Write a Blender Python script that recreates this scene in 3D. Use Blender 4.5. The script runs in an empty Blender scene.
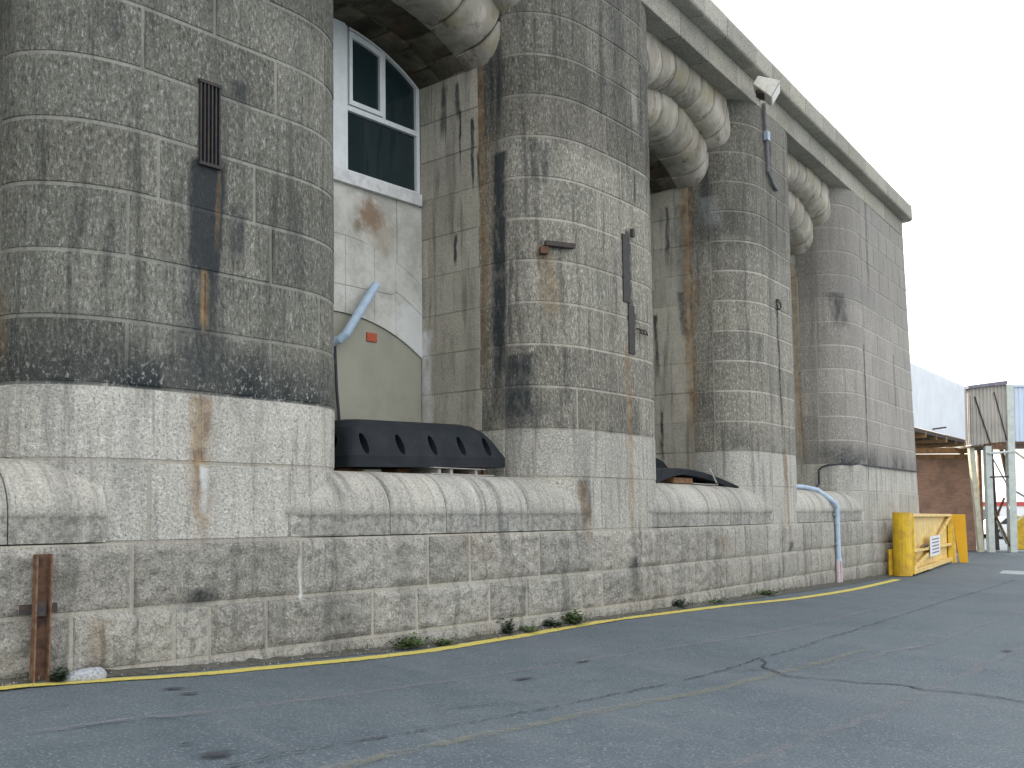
import bpy, bmesh, math, random
from mathutils import Vector, Matrix, noise
random.seed(7)
SC=bpy.context.scene
COL=SC.collection
# ------------------------------------------------------------------ camera, light, exposure
ZO=1.5                                             # eye height above the quay at the camera
cd=bpy.data.cameras.new('camera'); cam=bpy.data.objects.new('camera',cd); COL.objects.link(cam); SC.camera=cam
cd.sensor_width=36; cd.lens=35.64; cd.shift_y=.0776; cd.clip_end=3000; cd.clip_start=.05
cam.matrix_world=Matrix.Translation((0,0,ZO))@Matrix.Rotation(math.radians(90)+.04664,4,'X')@Matrix.Rotation(-.0028,4,'Z')
SUN_EL=math.radians(42); SUN_AZ=math.radians(-46)   # azimuth clockwise from +Y
w=bpy.data.worlds.new('World'); SC.world=w; w.use_nodes=True
nt=w.node_tree; nt.nodes.clear()
sky=nt.nodes.new('ShaderNodeTexSky'); sky.sky_type='NISHITA'; sky.sun_disc=False
sky.sun_elevation=SUN_EL; sky.sun_rotation=SUN_AZ; sky.dust_density=4; sky.air_density=1.2; sky.ozone_density=1
mx=nt.nodes.new('ShaderNodeMix'); mx.data_type='RGBA'; mx.inputs[0].default_value=.55
mx.inputs[7].default_value=(8.4,8.2,7.9,1)         # bright thin haze layer mixed over the clear sky
bg=nt.nodes.new('ShaderNodeBackground'); bg.inputs[1].default_value=.12
wo=nt.nodes.new('ShaderNodeOutputWorld')
nt.links.new(sky.outputs[0],mx.inputs[6]); nt.links.new(mx.outputs[2],bg.inputs[0]); nt.links.new(bg.outputs[0],wo.inputs[0])
sd=bpy.data.lights.new('sun','SUN'); sd.energy=3.2; sd.angle=math.radians(.6); sd.color=(1,.95,.87)
sun=bpy.data.objects.new('sun',sd); COL.objects.link(sun)
sdir=Vector((math.sin(SUN_AZ)*math.cos(SUN_EL),math.cos(SUN_AZ)*math.cos(SUN_EL),math.sin(SUN_EL)))
sun.rotation_euler=sdir.to_track_quat('Z','Y').to_euler()
SC.view_settings.view_transform='Standard'; SC.view_settings.look='None'; SC.view_settings.exposure=1.5; SC.view_settings.gamma=1
SC.cycles.max_bounces=5; SC.cycles.diffuse_bounces=3
# ------------------------------------------------------------------ plan of the fort front
# s runs along the front (metres, bend at 0), o outward from it, z up from eye level
VX,VY,TH1,TH2,BAT,ZA=1.744456,14.613297,math.radians(40.6756),math.radians(34.2905),.01305,-.266
HT=.444; HJ=[HT+.649+.5691*i for i in range(13)]
BW=.7
_tab=[]
def _init():
    n=40; x=y=0.0; h=2*BW/n
    pts=[(0,0)]
    for i in range(n):
        t=TH1+(TH2-TH1)*(i+.5)/n
        x+=math.sin(t)*h; y+=math.cos(t)*h; pts.append((x,y))
    x0=VX-math.sin(TH1)*BW; y0=VY-math.cos(TH1)*BW
    for p in pts: _tab.append((x0+p[0],y0+p[1]))
_init()
def fr(s):
    """base point and outward normal of the facade line at s"""
    if s<=-BW: return VX+math.sin(TH1)*s,VY+math.cos(TH1)*s,math.cos(TH1),-math.sin(TH1)
    if s>=BW:
        x,y=_tab[-1]; return x+math.sin(TH2)*(s-BW),y+math.cos(TH2)*(s-BW),math.cos(TH2),-math.sin(TH2)
    k=(s+BW)/(2*BW); f=k*40; i=min(39,int(f)); g=f-i; t=TH1+(TH2-TH1)*k
    return _tab[i][0]*(1-g)+_tab[i+1][0]*g,_tab[i][1]*(1-g)+_tab[i+1][1]*g,math.cos(t),-math.sin(t)
def W(s,o,z):
    x,y,nx,ny=fr(s); oe=o-BAT*(z-ZA)
    return (x+nx*oe,y+ny*oe,z+ZO)
EA,EB,DEP=1.0,.72,2.28
# quarter ellipse table: angle 0 = flat end, 90deg = reveal end ; returns (ds, do) and length
_el=[(0,0,0)]
for i in range(1,61):
    a=i/60*math.pi/2; p=(EA*math.sin(a),-EB*(1-math.cos(a))); q=_el[-1]
    _el.append((q[0]+math.hypot(p[0]-q[1],p[1]-q[2]),p[0],p[1]))
EL=_el[-1][0]
def quarter(l):
    if l>=EL: return EA,-EB-(l-EL)
    f=l/EL*60; 
    for i in range(60):
        if _el[i+1][0]>=l:
            g=(l-_el[i][0])/(_el[i+1][0]-_el[i][0]); return _el[i][1]*(1-g)+_el[i+1][1]*g,_el[i][2]*(1-g)+_el[i+1][2]*g
def pier_so(P,u):
    sl,sr=P
    if u<sl+EA: ds,do=quarter(sl+EA-u); return sl+EA-ds,do
    if sr>17: # square end corner
        return (u,0) if u<sr else (sr,-(u-sr))
    if u>sr-EA: ds,do=quarter(u-sr+EA); return sr-EA+ds,do
    return u,0.0
PIERS=[(-15.0,-11.65),(-8.55,-5.05),(-1.97,1.45),(4.74,7.93),(11.0,17.7)]
def gz(x,y):
    """ground height (relative to eye level) at world x,y"""
    dx,dy=x-VX,y-VY; t=math.radians(37.5)
    s=dx*math.sin(t)+dy*math.cos(t); o=dx*math.cos(t)-dy*math.sin(t)
    K=[(-60,-1.33),(-8.8,-1.33),(-8,-1.37),(-7,-1.42),(-4.5,-1.50),(-2.9,-1.51),(-.9,-1.48),(2.3,-1.52),(7.2,-1.60),(14.8,-1.70),(35,-1.85),(60,-1.9),(3000,-1.9)]
    for a,b in zip(K,K[1:]):
        if s<=b[0]:
            k=(s-a[0])/(b[0]-a[0]); z=a[1]*(1-k)+b[1]*k; break
    else: z=-1.9
    if s<-60: z=-1.33
    f=max(0,min(1,(30-s)/15))
    return z-.02*max(0,min(9,o))*f
def G(s,o,h=0):
    x,y,nx,ny=fr(s); X,Y=x+nx*o,y+ny*o
    return Vector((X,Y,gz(X,Y)+ZO+h))
# ------------------------------------------------------------------ object helpers
def link(name,me,mat=None,parent=None,label=None,cat=None,group=None,kind=None):
    o=bpy.data.objects.new(name,me)
    COL.objects.link(o)
    if me is not None and mat is not None:
        for m in (mat if isinstance(mat,(list,tuple)) else [mat]): me.materials.append(m)
    if parent is not None: o.parent=parent
    if label: o['label']=label
    if cat: o['category']=cat
    if group: o['group']=group
    if kind: o['kind']=kind
    return o
def empty(name,loc,label,cat,group=None):
    o=link(name,None,label=label,cat=cat,group=group); o.location=loc; o['_loc']=1; del o['_loc']; return o
def base(o):
    v=Vector((0,0,0))
    while o is not None: v+=Vector(o.location); o=o.parent
    return v
def mesh(name,vs,fs,mat,parent=None,smooth=False,uv=None,**k):
    """vs are world points; stored relative to the parent's place"""
    b=base(parent) if parent else Vector((0,0,0)); own=None
    if parent is None and k.get('loc') is not None: own=Vector(k['loc'])
    k.pop('loc',None)
    off=own if own is not None else b
    me=bpy.data.meshes.new(name); me.from_pydata([tuple(Vector(v)-off) for v in vs],[],fs)
    if uv is not None:
        l=me.uv_layers.new(name='UVMap')
        idx=[0]*len(me.loops); me.loops.foreach_get('vertex_index',idx)
        flat=[]
        for i in idx: flat.extend(uv[i])
        l.data.foreach_set('uv',flat)
    if smooth: me.polygons.foreach_set('use_smooth',[True]*len(me.polygons))
    me.update()
    o=link(name,me,mat,parent,**k)
    if own is not None: o.location=own
    return o
def split_mesh(name,V,F,UV,sm,mat,parent):
    """smooth faces and flat edge faces get vertices of their own, so arrises stay crisp"""
    nv_=[];nu_=[];nf=[];mp={}
    for f,s_ in zip(F,sm):
        g=[]
        for i in f:
            k=(i,s_)
            if k not in mp: mp[k]=len(nv_); nv_.append(V[i]); nu_.append(UV[i] if UV else (0,0))
            g.append(mp[k])
        nf.append(tuple(g))
    o=mesh(name,nv_,nf,mat,parent,uv=nu_ if UV else None)
    o.data.polygons.foreach_set('use_smooth',[bool(x) for x in sm]); return o
class MB:
    """collects simple solids (world coordinates) for one mesh"""
    def __init__(s): s.v=[];s.f=[]
    def add(s,vs,fs):
        n=len(s.v); s.v+= [Vector(v) for v in vs]; s.f+=[tuple(i+n for i in f) for f in fs]; return s
    def hexa(s,p):   # 8 points: bottom 4 ccw, top 4 ccw
        return s.add(p,[(3,2,1,0),(4,5,6,7),(0,1,5,4),(1,2,6,5),(2,3,7,6),(3,0,4,7)])
    def box(s,c,d,ax=None):
        """centre, full dims, axes matrix columns"""
        A=ax or Matrix.Identity(3); c=Vector(c); h=[Vector(d)[i]/2 for i in range(3)]
        P=[c+A@Vector((x*h[0],y*h[1],z*h[2])) for z in (-1,1) for x,y in ((-1,-1),(1,-1),(1,1),(-1,1))]
        return s.hexa(P)
    def bar(s,a,b,w,h,up=(0,0,1)):
        a,b=Vector(a),Vector(b); d=(b-a); L=d.length; z=d.normalized(); u=Vector(up)
        if abs(u.dot(z))>.98: u=Vector((1,0,0))
        x=z.cross(u).normalized(); y=x.cross(z).normalized()
        A=Matrix((x,z,y)).transposed()
        return s.box((a+b)/2,(w,L,h),A)
    def tube(s,pts,r,n=10,cap=True):
        pts=[Vector(p) for p in pts]; rs=r if isinstance(r,(list,tuple)) else [r]*len(pts)
        vs=[];fs=[];pr=None
        for i,p in enumerate(pts):
            t=(pts[min(i+1,len(pts)-1)]-pts[max(i-1,0)]).normalized()
            if pr is None: pr=t.orthogonal().normalized()
            x=(pr-t*pr.dot(t)).normalized(); pr=x; y=t.cross(x)
            for k in range(n):
                a=2*math.pi*k/n; vs.append(p+(x*math.cos(a)+y*math.sin(a))*rs[i])
        for i in range(len(pts)-1):
            for k in range(n): fs.append((i*n+k,i*n+(k+1)%n,(i+1)*n+(k+1)%n,(i+1)*n+k))
        if cap: fs.append(tuple(range(n))[::-1]); fs.append(tuple((len(pts)-1)*n+k for k in range(n)))
        return s.add(vs,fs)
    def prism(s,bot,top):
        n=len(bot); return s.add(list(bot)+list(top),[tuple(range(n))[::-1],tuple(range(n,2*n))]+[(i,(i+1)%n,n+(i+1)%n,n+i) for i in range(n)])
    def build(s,name,mat,parent=None,bevel=0,**k):
        o=mesh(name,s.v,s.f,mat,parent,**k)
        if bevel:
            bm=bmesh.new(); bm.from_mesh(o.data)
            bmesh.ops.recalc_face_normals(bm,faces=bm.faces)
            bmesh.ops.bevel(bm,geom=list(bm.edges),offset=bevel,segments=1,affect='EDGES',clamp_overlap=True)
            bm.to_mesh(o.data); bm.free()
        else:
            bm=bmesh.new(); bm.from_mesh(o.data); bmesh.ops.recalc_face_normals(bm,faces=bm.faces); bm.to_mesh(o.data); bm.free()
        return o
# ------------------------------------------------------------------ node helper
class N:
    def __init__(s,nt): s.nt=nt
    def n(s,t,**k):
        o=s.nt.nodes.new(t)
        for a,b in k.items(): setattr(o,a,b)
        return o
    def _in(s,sock,v):
        if isinstance(v,bpy.types.NodeSocket): s.nt.links.new(v,sock)
        elif v is not None: sock.default_value=v
    def m(s,op,a,b=None,c=None,clamp=False):
        o=s.n('ShaderNodeMath',operation=op,use_clamp=clamp); s._in(o.inputs[0],a)
        if b is not None: s._in(o.inputs[1],b)
        if c is not None: s._in(o.inputs[2],c)
        return o.outputs[0]
    def mr(s,v,a,b,c=0.,d=1.,smooth=True):
        o=s.n('ShaderNodeMapRange',interpolation_type='SMOOTHSTEP' if smooth else 'LINEAR',clamp=True)
        for i,x in enumerate((v,a,b,c,d)): s._in(o.inputs[i],x)
        return o.outputs[0]
    def mix(s,f,a,b,mode='MIX'):
        o=s.n('ShaderNodeMix',data_type='RGBA',blend_type=mode,clamp_factor=True)
        s._in(o.inputs[0],f); s._in(o.inputs[6],a if not isinstance(a,tuple) else (*a[:3],1)); s._in(o.inputs[7],b if not isinstance(b,tuple) else (*b[:3],1))
        return o.outputs[2]
    def noise(s,vec,scale,detail=4,rough=.6,dist=0):
        o=s.n('ShaderNodeTexNoise'); s._in(o.inputs['Vector'],vec); o.inputs['Scale'].default_value=scale; o.inputs['Detail'].default_value=detail
        o.inputs['Roughness'].default_value=rough; o.inputs['Distortion'].default_value=dist
        return o.outputs[0]
    def vec(s,v,sc):
        o=s.n('ShaderNodeVectorMath',operation='MULTIPLY'); s._in(o.inputs[0],v); o.inputs[1].default_value=sc; return o.outputs[0]
    def pos(s): return s.n('ShaderNodeNewGeometry').outputs['Position']
    def rnd(s): return s.n('ShaderNodeObjectInfo').outputs['Random']
    def bump(s,h,strength,dist):
        o=s.n('ShaderNodeBump'); o.inputs['Strength'].default_value=strength; o.inputs['Distance'].default_value=dist; s._in(o.inputs['Height'],h); return o.outputs[0]
def newmat(name):
    m=bpy.data.materials.new(name); m.use_nodes=True; nt=m.node_tree; nt.nodes.clear()
    h=N(nt); out=h.n('ShaderNodeOutputMaterial'); b=h.n('ShaderNodeBsdfPrincipled'); nt.links.new(b.outputs[0],out.inputs[0])
    return m,h,b
def simple(name,col,rough=.7,metal=0,var=.25,vs=6,bump=.1,bs=60,spec=.4,c2=None,fine=0):
    m,h,b=newmat(name); p=h.pos(); n=h.noise(p,vs,5)
    c2=c2 or tuple(c*(1-var*1.6) for c in col); c=h.mix(h.mr(n,.35,.7),col,c2)
    h._in(b.inputs['Base Color'],c); b.inputs['Roughness'].default_value=rough; b.inputs['Metallic'].default_value=metal
    b.inputs['Specular IOR Level'].default_value=spec
    if bump: h._in(b.inputs['Normal'],h.bump(h.noise(p,bs,3),bump,.01))
    return m
# ------------------------------------------------------------------ stain masks on the fort, in metres along (u) and up (z) the masonry
# (u_top,u_bottom,half width,z_top,z_bottom,strength)
RUST=[(-7.05,-7.04,.13,1.06,-.35,.95),(-7.02,-7.02,.05,2.24,1.62,.9),(-.02,.0,.09,2.4,-.62,.75),(-2.70,-2.66,.07,6.4,1.3,.95),
 (-2.55,-2.6,.10,5.2,2.6,.35),(-1.74,-1.62,.16,3.52,2.5,.6),(3.9,3.95,.13,6.3,.5,.9),(4.1,3.9,.10,4.4,2.7,.55),(6.52,6.63,.10,1.15,-.75,.85),
 (10.12,10.2,.10,6.0,.5,.75),(-1.2,-1.1,.12,.38,-.45,.6),(-8.9,-8.85,.10,1.9,1.2,.5),(14.6,14.9,.35,.2,-.2,.35),(-3.5,-3.2,.3,-.2,-.7,.22),(-8.02,-8.05,.10,-.9,-1.5,.6),
 (3.2,3.4,.35,-.45,-.75,.35),(-6.86,-6.88,.03,3.2,2.4,.5),(.95,1.05,.2,-.3,-.8,.2)]
BLACK=[(-2.5,-2.5,.05,7.2,4.9,.8),(-2.2,-2.22,.05,3.4,2.0,.7),(-1.45,-1.42,.05,2.2,1.3,.6),(-.6,-.55,.07,7.4,5.6,.5),(.75,.8,.10,6.8,4.6,.6),(4.3,4.3,.10,6.7,5.2,.6),(5.9,5.95,.08,6.2,4.9,.5),(-7.9,-7.9,.07,5.2,3.9,.4),(-5.9,-5.88,.06,3.2,1.9,.4),(-6.98,-7.0,.19,3.26,2.0,2.4),(-6.98,-7.0,.13,3.26,2.1,2.4),(-7.02,-7.05,.24,2.3,1.05,.75),(-6.62,-6.66,.10,2.95,2.3,.8),(-6.64,-6.64,.09,4.15,3.9,.8),(-6.64,-6.64,.05,3.9,3.2,.3),
 (-2.36,-2.42,.13,4.9,1.06,1.25),(-2.12,-2.12,.28,2.1,1.0,.95),(-1.98,-2.0,.07,7.2,4.2,.35),(-1.86,-1.86,.07,5.05,4.3,.8),(-1.70,-1.68,.08,5.0,4.35,.7),
 (-2.35,-2.35,.07,6.9,5.0,.7),(.03,.08,.09,4.1,2.2,1.0),(.2,.2,.05,2.9,2.6,.8),(.25,.26,.04,5.0,4.5,.8),(6.27,6.40,.07,4.05,1.05,1.0),(6.40,6.55,.12,1.2,.4,.5),
 (12.47,12.49,.07,4.1,1.1,.95),(11.15,11.3,.28,5.2,4.3,.75),(13.1,13.12,.12,7.9,5.2,.6),(3.8,3.8,.14,5.9,3.6,.5),(-.2,-.1,.25,7.6,5.2,.45),(.5,.55,.15,7.0,5.3,.4),
 (3.75,3.85,.10,4.2,3.2,.9),(-1.15,-1.1,.14,.42,-.3,.75),(-7.0,-7.1,.2,-.7,-.86,.9),(.0,.02,.14,-.68,-.86,.9),(6.63,6.63,.13,-.62,-.84,.9),(-2.9,-2.85,.07,.4,-.7,.45),
 (-5.4,-5.35,.08,.4,.05,.3),(.03,.03,.12,-.84,-1.3,.5),(15.6,15.6,.09,4.2,2.2,.5),(6.1,6.1,.1,7.3,6.4,.7),(-3.1,-3.1,.025,5.7,4.8,1.2),(-2.85,-2.86,.03,5.5,4.4,1.2),(-3.2,-3.2,.03,3.9,3.45,1.2),(-2.75,-2.75,.03,5.0,4.3,1.),(-3.4,-3.42,.06,6.1,5.3,.8),(-3.15,-3.12,.05,6.1,5.5,.9),(3.2,3.25,.04,3.8,2.4,1.),(3.3,3.3,.04,1.9,.7,1.),(3.5,3.5,.05,5.9,4.6,.8),(5.4,5.3,.1,3.3,2.6,.45),(-7.35,-7.4,.3,-1.4,-1.6,.4)]
WHITE=[(-3.82,-3.80,.13,2.6,.4,.75),(-7.0,-7.01,.05,.42,-.05,.8),(-5.93,-5.9,.03,-.45,-.95,.7),(.28,.3,.10,6.3,5.7,.2),(4.35,4.45,.22,5.95,5.3,.2),(-3.3,-3.3,.03,.3,-.2,.3)]
REG=[(-99,-4.4),(-4.4,1.6),(1.6,8.2),(8.2,99)]
def region(u): return 0 if u<-4.4 else 1 if u<1.6 else 2 if u<8.2 else 3
def stain_group(k_):
    lo,hi=REG[k_]; g=bpy.data.node_groups.new('fort_stains','ShaderNodeTree')
    for nme in ('Rust','Black','White'): g.interface.new_socket(nme,in_out='OUTPUT',socket_type='NodeSocketFloat')
    h=N(g); go=h.n('NodeGroupOutput')
    uv=h.n('ShaderNodeUVMap'); uv.uv_map='UVMap'; sp=h.n('ShaderNodeSeparateXYZ'); h._in(sp.inputs[0],uv.outputs[0])
    U,Z=sp.outputs[0],sp.outputs[1]
    wob=h.m('MULTIPLY',h.m('SUBTRACT',h.noise(h.vec(uv.outputs[0],(5,1.3,1)),1,4,.65),.5),.16)
    U2=h.m('ADD',U,wob)
    brk=h.mr(h.noise(h.vec(uv.outputs[0],(9,3,1)),1,6,.7),.3,.62)
    for k,L in enumerate((RUST,BLACK,WHITE)):
        acc=None
        for ut,ub,hw,zt,zb,st in L:
            if not lo-.4<ut<hi+.4: continue
            cu=h.mr(Z,zb,zt,ub,ut,False); d=h.m('ABSOLUTE',h.m('SUBTRACT',U2,cu))
            mu=h.mr(d,hw*.35,hw*1.25,st,0.)
            ft=.04; fb=max(.06,(zt-zb)*.35)
            mz=h.m('MULTIPLY',h.mr(Z,zt+ft,zt-ft,0.,1.),h.mr(Z,zb-.05,zb+fb,0.,1.))
            v=h.m('MULTIPLY',mu,mz); acc=v if acc is None else h.m('MAXIMUM',acc,v)
        if acc is None: continue
        v=h.m('MULTIPLY',acc,h.mr(brk,0.,1.,.38,1.1,False),clamp=True)
        h._in(go.inputs[k],v)
    return g
STAIN=[stain_group(k) for k in range(4)]
def granite(*a,**k):
    return [granite1(*a,reg=r,**k) for r in range(4)] if k.get('stain',1) else granite1(*a,**k)
def granite1(name,light,dark,speck,mott=1.0,tool=False,soot=False,height=False,stain=1,bumpk=.5,obj_var=.16,spk=1.0,pit=0,reg=0):
    m,h,b=newmat(name); p0=h.pos()
    off=h.n('ShaderNodeCombineXYZ'); h._in(off.inputs[0],h.m('MULTIPLY',h.rnd(),37.)); h._in(off.inputs[1],h.m('MULTIPLY',h.rnd(),91.)); h._in(off.inputs[2],h.m('MULTIPLY',h.rnd(),53.))
    ad=h.n('ShaderNodeVectorMath',operation='ADD'); h._in(ad.inputs[0],p0); h._in(ad.inputs[1],off.outputs[0]); p=ad.outputs[0]
    pv=h.vec(p,(1,1,.45)) if tool else p
    big=h.noise(p,.9,5,.6); med=h.noise(p,5,5,.65); fin=h.noise(pv,38,4,.75); fin2=h.noise(pv,95,2,.6)
    f=h.m('ADD',h.m('MULTIPLY',big,.45*mott),h.m('ADD',h.m('MULTIPLY',med,.4*mott),h.m('MULTIPLY',h.m('SUBTRACT',fin,.5),.9)))
    f=h.m('ADD',f,h.m('MULTIPLY',h.m('SUBTRACT',h.rnd(),.5),.14))
    c=h.mix(h.mr(f,.18,.66,0.,1.,False),dark,light)
    c=h.mix(1.,c,(1.03,1.0,.935),'MULTIPLY')
    if pit: c=h.mix(h.m('MULTIPLY',h.mr(h.noise(p,13,5,.7),.52,.36),pit),c,tuple(x*.42 for x in dark))  # noise hollows: relief shade and dirt painted into the colour
    # pale feldspar flecks and dark mica specks
    c=h.mix(h.m('MULTIPLY',h.mr(fin,.55,.63),.75*spk),c,speck)
    c=h.mix(h.m('MULTIPLY',h.m('MAXIMUM',h.mr(fin2,.56,.64),h.mr(fin,.45,.37)),.6*spk),c,tuple(x*.35 for x in dark))
    # hue drift from block to block, warm and cool
    r2=h.m('FRACT',h.m('MULTIPLY',h.rnd(),7.31))
    c=h.mix(h.m('MULTIPLY',r2,.22),c,(1.08,1.0,.88),'MULTIPLY')
    v=h.m('ADD',1-obj_var/2,h.m('MULTIPLY',h.rnd(),obj_var)); 
    hs=h.n('ShaderNodeHueSaturation'); h._in(hs.inputs['Value'],v); h._in(hs.inputs['Color'],c); c=hs.outputs[0]
    if stain:
        uv=h.n('ShaderNodeUVMap'); uv.uv_map='UVMap'; sp=h.n('ShaderNodeSeparateXYZ'); h._in(sp.inputs[0],uv.outputs[0]); U,Z=sp.outputs[0],sp.outputs[1]
        g=h.n('ShaderNodeGroup'); g.node_tree=STAIN[reg]
        strk=h.noise(h.vec(uv.outputs[0],(7,.55,1)),1,6,.7)
        c=h.mix(h.m('MULTIPLY',h.mr(strk,.49,.68),.68),c,tuple(x*.45 for x in dark))
        strk2=h.noise(h.vec(uv.outputs[0],(2.1,.28,1)),1,5,.62); c=h.mix(h.m('MULTIPLY',h.mr(strk2,.50,.66),.38),c,tuple(x*.5 for x in dark))
        c=h.mix(h.m('MULTIPLY',h.mr(h.noise(h.vec(uv.outputs[0],(9,.7,1)),1.3,5,.7),.60,.8),.32),c,tuple(min(1,x*1.25) for x in light))
        if height:   # sooty upper courses, paler washed middle courses
            zz=h.m('ADD',Z,h.m('MULTIPLY',h.m('SUBTRACT',big,.5),.9))
            c=h.mix(h.m('MULTIPLY',h.mr(zz,4.85,5.25),.9),c,(.56,.565,.57),'MULTIPLY')
            left=h.m('MULTIPLY',h.mr(U,-4.3,-5.2),h.mr(Z,.9,1.2)); c=h.mix(h.m('MULTIPLY',left,1.),c,(.70,.73,.74),'MULTIPLY')
            right=h.mr(U,3.,15.); c=h.mix(h.m('MULTIPLY',right,.45),c,(.50,.465,.44))  # haze and glare toward the right painted into the stone colour
        if soot:     # black crust above the string joint, flaking to bare stone
            wv=h.m('ADD',Z,h.m('MULTIPLY',h.m('SUBTRACT',h.noise(uv.outputs[0],2.2,5,.6),.5),.75))
            band=h.m('MULTIPLY',h.mr(wv,1.80,1.10,0.,1.),h.mr(Z,1.06,1.10,0.,1.))
            amt=h.m('ADD',h.m('MULTIPLY',h.mr(U,-4.4,-5.2),.62),h.m('MULTIPLY',h.mr(U,9.5,11.),.35)); amt=h.m('ADD',amt,h.m('MULTIPLY',h.mr(h.noise(uv.outputs[0],1.1,2),.45,.6),.50),clamp=True)
            fl=h.m('MULTIPLY',h.mr(h.noise(h.vec(uv.outputs[0],(22,15,1)),1,6,.8),.54,.60),h.m('MULTIPLY',h.mr(Z,1.75,1.15,0.,1.),h.mr(Z,1.03,1.1,0.,1.)))
            c=h.mix(h.m('MULTIPLY',band,amt),c,(.028,.034,.037))
            c=h.mix(h.m('MULTIPLY',h.m('MULTIPLY',fl,amt),.85),c,(.42,.42,.39))
        c=h.mix(h.m('MULTIPLY',g.outputs['Black'],.92),c,(.030,.036,.042))
        rc=h.mix(h.mr(h.noise(uv.outputs[0],6,5,.7),.35,.65),(.36,.255,.13),(.17,.095,.05))
        c=h.mix(h.m('MULTIPLY',g.outputs['Rust'],.8),c,rc)
        c=h.mix(g.outputs['White'],c,(.72,.74,.74))
        if name.startswith('worn'):
            bd=h.mr(Z,-.02,-.05,0.,1.); c=h.mix(h.m('MULTIPLY',bd,h.m('ADD',.22,h.m('MULTIPLY',h.mr(h.noise(p,16,5,.7),.55,.38),.5))),c,tuple(x*.45 for x in dark))
        # darker towards the foot of the wall
        c=h.mix(h.m('MULTIPLY',h.mr(h.m('ADD',Z,h.m('MULTIPLY',med,.5)),-1.05,-1.45),.45),c,(.12,.12,.095))
    h._in(b.inputs['Base Color'],c); b.inputs['Roughness'].default_value=.88; b.inputs['Specular IOR Level'].default_value=.25
    hh=h.m('ADD',h.m('MULTIPLY',fin,.8),h.m('ADD',h.m('MULTIPLY',fin2,.3),h.m('MULTIPLY',h.noise(pv,15,5,.7),1.3)))
    h._in(b.inputs['Normal'],h.bump(hh,min(1,bumpk),.035))
    return m
M={}
M['light']=granite('pale_granite',(.58,.575,.55),(.38,.38,.36),(.74,.74,.71),bumpk=.7)
M['plinth']=granite('rock_faced_granite',(.51,.505,.48),(.31,.305,.285),(.63,.62,.59),mott=1.15,bumpk=1.0,obj_var=.14,pit=.38)
M['roll']=granite('worn_coping_granite',(.475,.475,.455),(.29,.288,.275),(.62,.62,.60),mott=1.3,bumpk=.5,obj_var=.14,spk=.8)
M['pier']=granite('weathered_granite',(.37,.36,.32),(.175,.172,.152),(.60,.59,.55),tool=True,soot=True,height=True,bumpk=.9,obj_var=.20)
M['reveal']=granite('sheltered_granite',(.47,.455,.415),(.29,.285,.255),(.50,.50,.47),mott=1.2,bumpk=.35,obj_var=.16,spk=.45)
def grimy(name,cols,lo,hi):
    m,h,b=newmat(name); p=h.pos(); pv=h.vec(p,(1,1,.35))
    a=h.noise(pv,3.2,6,.65,.4); c=h.mix(h.mr(a,lo,hi),cols[0],cols[1])
    c=h.mix(h.m('MULTIPLY',h.mr(h.noise(p,1.6,5,.6),.5,.68),.7),c,cols[2])
    c=h.mix(h.m('MULTIPLY',h.mr(h.noise(h.vec(p,(2.2,2.2,.5)),2.4,6,.7),.54,.68),.75),c,cols[3])
    c=h.mix(h.m('MULTIPLY',h.mr(h.noise(h.vec(p,(9,9,.7)),1,5,.7),.56,.72),.6),c,cols[4])
    hs=h.n('ShaderNodeHueSaturation'); h._in(hs.inputs['Value'],h.m('ADD',.86,h.m('MULTIPLY',h.rnd(),.28))); h._in(hs.inputs['Color'],c)
    h._in(b.inputs['Base Color'],hs.outputs[0]); b.inputs['Roughness'].default_value=.9; b.inputs['Specular IOR Level'].default_value=.2
    h._in(b.inputs['Normal'],h.bump(h.m('ADD',h.noise(p,14,5,.65),h.m('MULTIPLY',h.noise(p,60,3),.5)),.55,.02)); return m
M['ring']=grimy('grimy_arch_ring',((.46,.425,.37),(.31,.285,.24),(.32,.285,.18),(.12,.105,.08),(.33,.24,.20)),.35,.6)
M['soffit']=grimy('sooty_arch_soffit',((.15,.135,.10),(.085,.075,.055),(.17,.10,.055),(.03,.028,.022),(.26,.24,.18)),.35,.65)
M['cornice']=granite('cornice_granite',(.41,.40,.365),(.22,.22,.195),(.50,.50,.47),mott=1.2,stain=0,bumpk=.5,obj_var=.2)
M['mortar']=granite('mortar',(.42,.41,.38),(.29,.285,.26),(.5,.5,.48),soot=True,height=False,bumpk=.3,spk=.3)
M['mortar_dark']=granite('old_mortar',(.50,.485,.45),(.32,.31,.285),(.5,.5,.48),soot=True,height=True,bumpk=.3,spk=.3)
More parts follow.
